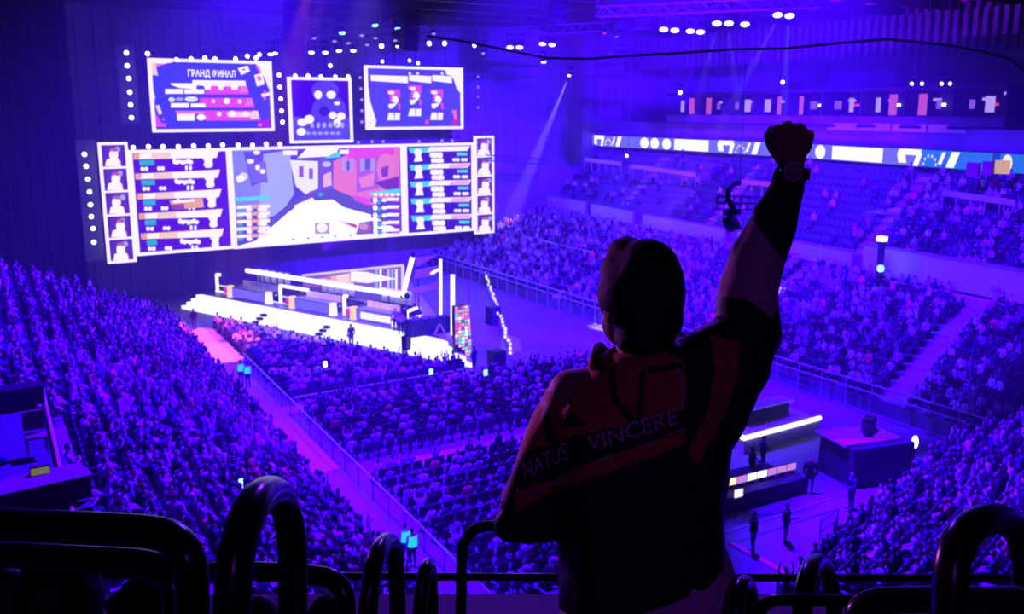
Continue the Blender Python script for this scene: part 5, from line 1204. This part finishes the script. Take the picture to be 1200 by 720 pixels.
# jacket
jb = MB()
def ring(py, xl, xr_, hd_, dz=0, tilt=0.0, n=26):
    P = []
    for k in range(n):
        a = 2 * math.pi * k / n; cx, hw = (xl + xr_) / 2, (xr_ - xl) / 2
        ca, sa = math.cos(a), math.sin(a); ca = math.copysign(abs(ca) ** .85, ca)
        P.append(fp(cx + hw * ca, py + tilt * ca, dz + hd_ * sa))
    return P
jb.loft([ring(405, 714, 790, .07, -.02, -5), ring(418, 694, 802, .085, -.015, -6), ring(430, 678, 825, .095, -.01, -7), ring(446, 655, 848, .115, -.005, -6), ring(470, 641, 856, .135), ring(505, 636, 858, .145), ring(555, 640, 854, .15), ring(600, 650, 848, .15), ring(636, 655, 848, .148, 0, -6), ring(658, 653, 849, .148, 0, -14), ring(680, 653, 851, .150, 0, -27)])
chains = [([fp(668, 476, 0), fp(645, 520, .01), fp(626, 568, .02), fp(619, 604, .04)], [.066, .066, .058, .064]), ([fp(619, 604, .04), fp(652, 610, .04)], [.066, .053]), ([fp(596, 620, .02), fp(640, 622, .02)], [.036, .034]), ([fp(619, 600, .05), fp(655, 597, .18)], [.062, .05]),
          ([fp(805, 452, 0), fp(853, 424, .0), fp(877, 394, .01)], [.092, .098, .077]), ([fp(852, 430, 0), fp(842, 480, .0), fp(828, 530, 0)], [.09, .07, .05]),
          ([fp(877, 393, .01), fp(878, 347, .02), fp(888, 306, .02), fp(908, 262, .005), fp(920, 230, 0), fp(926, 214, 0), fp(926, 209, 0)], [.075, .064, .064, .050, .040, .036, .037]), ([fp(893, 250, 0), fp(901, 243, 0)], [.021, .024]), ([fp(936, 224, 0), fp(934, 220, 0)], [.015, .015]), ([fp(905, 398, 0), fp(880, 390, 0)], [.024, .05]),
          ([fp(696, 424, -.03), fp(704, 413, .03)], [.020, .018]), ([fp(790, 412, .0), fp(801, 401, .05)], [.018, .016])]
for pts, rad in chains:
    for i in range(len(pts)): jb.sph(pts[i], rad[i], 18, 10)
    for i in range(len(pts) - 1): jb.tube([pts[i], pts[i + 1]], [rad[i], rad[i + 1]], 18)
jm = remesh(jb, .0048, 8)
jm.update(); nv = np.empty(len(jm.vertices) * 3, np.float32); jm.vertices.foreach_get('normal', nv); nv = nv.reshape(-1, 3); jv = vcoords(jm)
for i, p in enumerate(jm.vertices):
    q = Vector(jv[i]); st = Vector((q.x * 9, q.y * 9, q.z * 5))
    d = noise.noise(st) * .008 + noise.noise(st * 2.6) * .004
    p.co += Vector(nv[i]) * d
jv = vcoords(jm)
bvh = BVHTree.FromPolygons([Vector(v) for v in jv], [tuple(p.vertices) for p in jm.polygons])
uv = np.array([proj(v)[:2] for v in jv]); back = np.array([(v - fp(750, 500)) @ FH for v in jv])
YOKE = [(690, 418), (712, 412), (770, 409), (800, 420), (806, 450), (803, 480), (740, 497), (680, 510), (608, 533), (618, 500), (636, 462), (668, 432)]
BAND = [(600, 540), (680, 511), (740, 497), (804, 480), (806, 500), (760, 512), (710, 527), (660, 548), (610, 568), (598, 560)]
STR = [(600, 580), (660, 556), (712, 534), (764, 518), (806, 505), (800, 522), (740, 545), (690, 562), (640, 580), (604, 600)]
ARMS = [(832, 392), (866, 402), (866, 440), (848, 490), (818, 545), (806, 530), (830, 480), (838, 430)]
GREY = [(836, 346), (842, 318), (860, 300), (872, 275), (882, 256), (894, 274), (924, 314), (920, 340), (905, 374), (880, 353), (850, 347)]
DARK = [[(656, 440), (664, 440), (668, 480), (690, 500), (656, 500), (672, 478)], [(634, 470), (640, 470), (652, 515), (640, 520)], [(712, 430), (720, 430), (724, 465), (750, 500), (742, 502), (716, 470)], [(757, 432), (752, 502), (745, 502), (750, 435)], [(757, 430), (800, 425), (800, 432), (760, 438)], [(690, 418), (700, 414), (712, 430), (705, 440)]]
mats_ = ['jblack', 'jbrown', 'jnavy', 'jgrey']; pi = []
pol = [list(p.vertices) for p in jm.polygons]
for vs in pol:
    x, y = uv[vs].mean(0); bk = back[vs].mean() < .03; k = 0
    if inpoly(x, y, GREY): k = 3
    elif bk and inpoly(x, y, BAND): k = 2
    elif bk and (inpoly(x, y, YOKE) or inpoly(x, y, STR) or inpoly(x, y, ARMS)):
        k = 0 if any(inpoly(x, y, D) for D in DARK) else 1
    pi.append(k)
for m_ in mats_: jm.materials.append(M[m_])
jm.polygons.foreach_set('material_index', pi); jm.polygons.foreach_set('use_smooth', [True] * len(jm.polygons))
jacket = link('jacket', shift(jm, foot), root); jacket['label'] = 'black jacket with orange yoke, dark lettered band and grey sleeve'
def drape(px, py, lift=.0045):                       # point on the jacket's back under a pattern point
    p = fp(px, py, -.5); d = (fp(px, py, 0) - CAM); d = d / np.linalg.norm(d)
    h = bvh.ray_cast(Vector(CAM), Vector(d), 5)
    return np.array(h[0]) + np.array(h[1]) * lift if h[0] else fp(px, py, -.14)
def back_text(body, path, height, name):
    me = text_mesh(body, 1.0, .0, .004); bm = bmesh.new(); bm.from_mesh(me); bmesh.ops.triangulate(bm, faces=bm.faces); bmesh.ops.subdivide_edges(bm, edges=bm.edges, cuts=1); bm.to_mesh(me); bm.free()
    v = vcoords(me); lo, hi = v.min(0), v.max(0); P = np.array(path, float)
    L = np.concatenate([[0], np.cumsum(np.linalg.norm(np.diff(P, axis=0), axis=1))])
    out = []
    for x, y, _ in v:
        s = (x - lo[0]) / (hi[0] - lo[0]) * L[-1]; j = min(len(P) - 2, int(np.searchsorted(L, s) - 1)); j = max(j, 0); t = (s - L[j]) / (L[j + 1] - L[j]); q = P[j] * (1 - t) + P[j + 1] * t
        out.append(drape(q[0] - (y / .73) * height * .18, q[1] - (y / .73) * height) - foot)
    me.vertices.foreach_set('co', np.array(out, np.float32).ravel()); me.materials.clear(); me.materials.append(M['jletter']); me.update(); link(name, me, jacket)
back_text('NATUS', [(616, 562), (642, 549), (668, 538)], 21, 'lettering'); back_text('VINCERE', [(690, 529), (715, 523), (750, 511), (794, 497)], 19, 'lettering')
b = MB(); b.tube([drape(x, y, .001) for x, y in ((606, 575), (625, 578), (660, 562), (700, 541), (716, 534))], .0022, 6); b.tube([drape(x, y, .001) for x, y in ((750, 530), (757, 522), (790, 507), (803, 503))], .0022, 6)
b.tube([drape(x, y, .001) for x, y in ((792, 430), (799, 445), (800, 465), (799, 480))], .0022, 6); b.build('piping', M['jletter'], jacket, local=False) if False else None
l = foot; b.v = [tuple(np.array(p) - l) for p in b.v]; link('piping', b.mesh('piping', M['jletter'], True), jacket)
# white tee below the jacket, trousers, shoes
tb = MB(); tb.loft([ring(650, 672, 842, .130, 0, -24), ring(680, 664, 856, .140, 0, -27), ring(700, 655, 863, .150, 0, -22), ring(712, 662, 862, .146, 0, -30)], caps=False)
tm = tb.mesh('tee', M['tee'], True); 
for p in tm.vertices: p.co += Vector((0, 0, noise.noise(Vector(p.co) * 14) * .006))
link('tee_hem', shift(tm, foot), root)
tr = []
for s in (-1, 1):
    h0 = fp(757 + s * 40, 716, .0); a, f_ = h0 @ RT, h0 @ FH
    tr.append(([h0, K(a + s * .02, f_ + .02, ZB + .5), K(a + s * .03, f_ - .01, ZB + .06)], [.105, .085, .072]))
tr.append(([fp(722, 712), fp(792, 710)], [.105, .105]))
tm = shift(organic(tr, [], .012, 4), foot); tm.materials.append(M['trouser']); link('trousers', tm, root)
for s in (-1, 1):
    h0 = fp(757 + s * 40, 716, .0); a, f_ = h0 @ RT, h0 @ FH
    sm = shift(organic([([K(a + s * .03, f_ - .05, ZB + .05), K(a + s * .04, f_ + .16, ZB + .045)], [.055, .05])], [], .01, 3), foot); sm.materials.append(M['shoe']); link('shoe', sm, root)
# wristwatch
wc, wd = fp(927, 204), fp(931, 180) - fp(924, 226); wd /= np.linalg.norm(wd); u = np.cross(wd, FH); u /= np.linalg.norm(u); w_ = np.cross(u, wd)
b = MB(); b.tube([wc - wd * .013, wc + wd * .013], [.0345, .0335], 20); wr = part(root, 'wristwatch', b, M['strap'], smooth=False); wr['label'] = 'chunky dark wristwatch'
def wpart(n, mb, m_): mb.v = [tuple(np.array(p) - foot) for p in mb.v]; link(n, mb.mesh(n, M[m_]), wr)
fc = wc - w_ * .034 * (1 if (w_ @ FH) > 0 else -1) - RT * .006
fd = (fc - wc) / np.linalg.norm(fc - wc)
wpart('watch_case', MB().tube([fc - fd * .006, fc + fd * .006], [.023, .021], 20), 'strap'); wpart('watch_glass', MB().tube([fc + fd * .006, fc + fd * .008], [.018, .017], 20), 'glassdark'); wpart('crown', MB().tube([fc + u * .022, fc + u * .029], .004, 8), 'strap')
wpart('buckle', MB().box(wc + RT * .033, (.014, .02, .026), rz=-YAW), 'strap')

# ------------------------------------------------------------------ light
def spot(name, loc, target, energy, col=(.10, .0, 1.0), ang=60, blend=.6, rad=.25):
    l = bpy.data.lights.new(name, 'SPOT'); l.energy = energy; l.color = col; l.spot_size = R(ang); l.spot_blend = blend; l.shadow_soft_size = rad
    o = link(name, l); o.location = tuple(loc); d = Vector(target) - Vector(loc); o.rotation_euler = d.to_track_quat('-Z', 'Y').to_euler(); return o

V1 = (.042, .0, 1.0)
for i, (x, y, z, tx, ty, e, a) in enumerate(((44, 36, 26.5, 57, 44, 34e4, 85), (38, 42, 26.8, 60, 68, 68e4, 85), (40, 43, 26.8, 66, 88, 100e4, 70), (30, 44, 26.5, 30, 50, 32e4, 100), (18, 52, 26.5, 14, 54, 27e4, 100), (14, 32, 26.5, 4, 32, 34e4, 90), (32, 32, 26.5, 37, 15, 75e4, 60), (40, 46, 26.8, 54, 96, 12e4, 60))):
    spot('wash_light', (x, y, z), (tx, ty, 2), e, V1, a)
spot('ceiling_fill', (38, 94, 3), (50, 72, 28), 8e4, (.12, .0, 1), 70)  # added uplight, brightens the ceiling over the stage
spot('ceiling_fill', (40, 44, 6), (66, 62, 28), 17e4, (.16, .0, 1), 70)  # second added uplight, for the ceiling on the far side
spot('stage_fill', (24, 50, 26.5), (29, 72, 1), 14e4, (.45, .25, 1), 26)  # added fill spot, out of view, brightens the desks and deck
spot('ledge_fill', (18, 26, 26.8), K(-.3, 3.3, 15.6), 9e3, (.16, .02, 1), 12)  # added unseen spot for the parapet ledge and rail tops
spot('aisle_light', (24, 58, 27), (19.5, 69.5, 0), 38e4, (1, .14, .36), 13, .35)
spot('aisle_light', (26, 60, 27), (20.6, 75.5, 0), 30e4, (1, .10, .45), 9, .5)
spot('beam_light', at(667, 88, Y=94) + (-.1, 0, -.3), at(625, 190, Y=94), 420e4, (.25, .15, 1), 7, .3, .05)
for px, py, tx, ty, X in ((911, 18, 742, 340, 50), (925, 19, 906, 318, 56), (840, 28, 762, 330, 52), (854, 28, 890, 330, 56)): spot('beam_light', at(px, py, Y=48) + (0, 0, -.3), at(tx, ty, X=X), 50e4 if py < 20 else 30e4, (.25, .18, 1), 8.5, .6, .05)
spot('beam_light', at(735, 182, Y=83), at(640, 245, Y=83), 200e4, (.2, .1, 1), 4, .3, .05)
spot('rim_fill', (-4, 40, 21), fp(660, 440), 4.0e4, (.55, .08, .9), 1.5, .6, .2)  # added off-frame spot, gives the man's left edge a rim
spot('back_fill', K(.6, -5, 20.5), fp(760, 590), 110, (.32, .03, .9), 60, .7, .4)  # added fill behind the camera, lifts the jacket's back out of black
W_ = bpy.data.worlds.new('hall_air'); SC.world = W_; W_.use_nodes = True; nt = W_.node_tree
nt.nodes['Background'].inputs[0].default_value = (.02, 0, .06, 1); nt.nodes['Background'].inputs[1].default_value = 1.0
v_ = nt.nodes.new('ShaderNodeVolumeScatter'); v_.inputs['Color'].default_value = (1, 1, 1, 1); v_.inputs['Density'].default_value = .0009; v_.inputs['Anisotropy'].default_value = .25
nt.links.new(v_.outputs[0], nt.nodes['World Output'].inputs['Volume'])

# ------------------------------------------------------------------ camera
cd = bpy.data.cameras.new('camera'); cam = link('camera', cd); cam.location = (0, 0, CH); cam.rotation_euler = (math.pi / 2 - PIT, 0, -YAW)
cd.sensor_width = 36; cd.lens = 36 * F / 1200; cd.clip_end = 400; cd.clip_start = .05; SC.camera = cam
cd.dof.use_dof = True; cd.dof.focus_distance = 2.1; cd.dof.aperture_fstop = 10
SC.view_settings.view_transform = 'Standard'; SC.view_settings.look = 'None'; SC.view_settings.gamma = 1; SC.view_settings.exposure = 0; SC.view_settings.use_curve_mapping = False
c = SC.cycles
c.max_bounces = 4; c.diffuse_bounces = 2; c.glossy_bounces = 2; c.volume_bounces = 0; c.transmission_bounces = 2; c.sample_clamp_indirect = 2.0; c.sample_clamp_direct = 8.0
c.use_denoising = True; c.caustics_reflective = False; c.caustics_refractive = False
for o in list(bpy.data.objects):
    if '_w' in o: del o['_w']
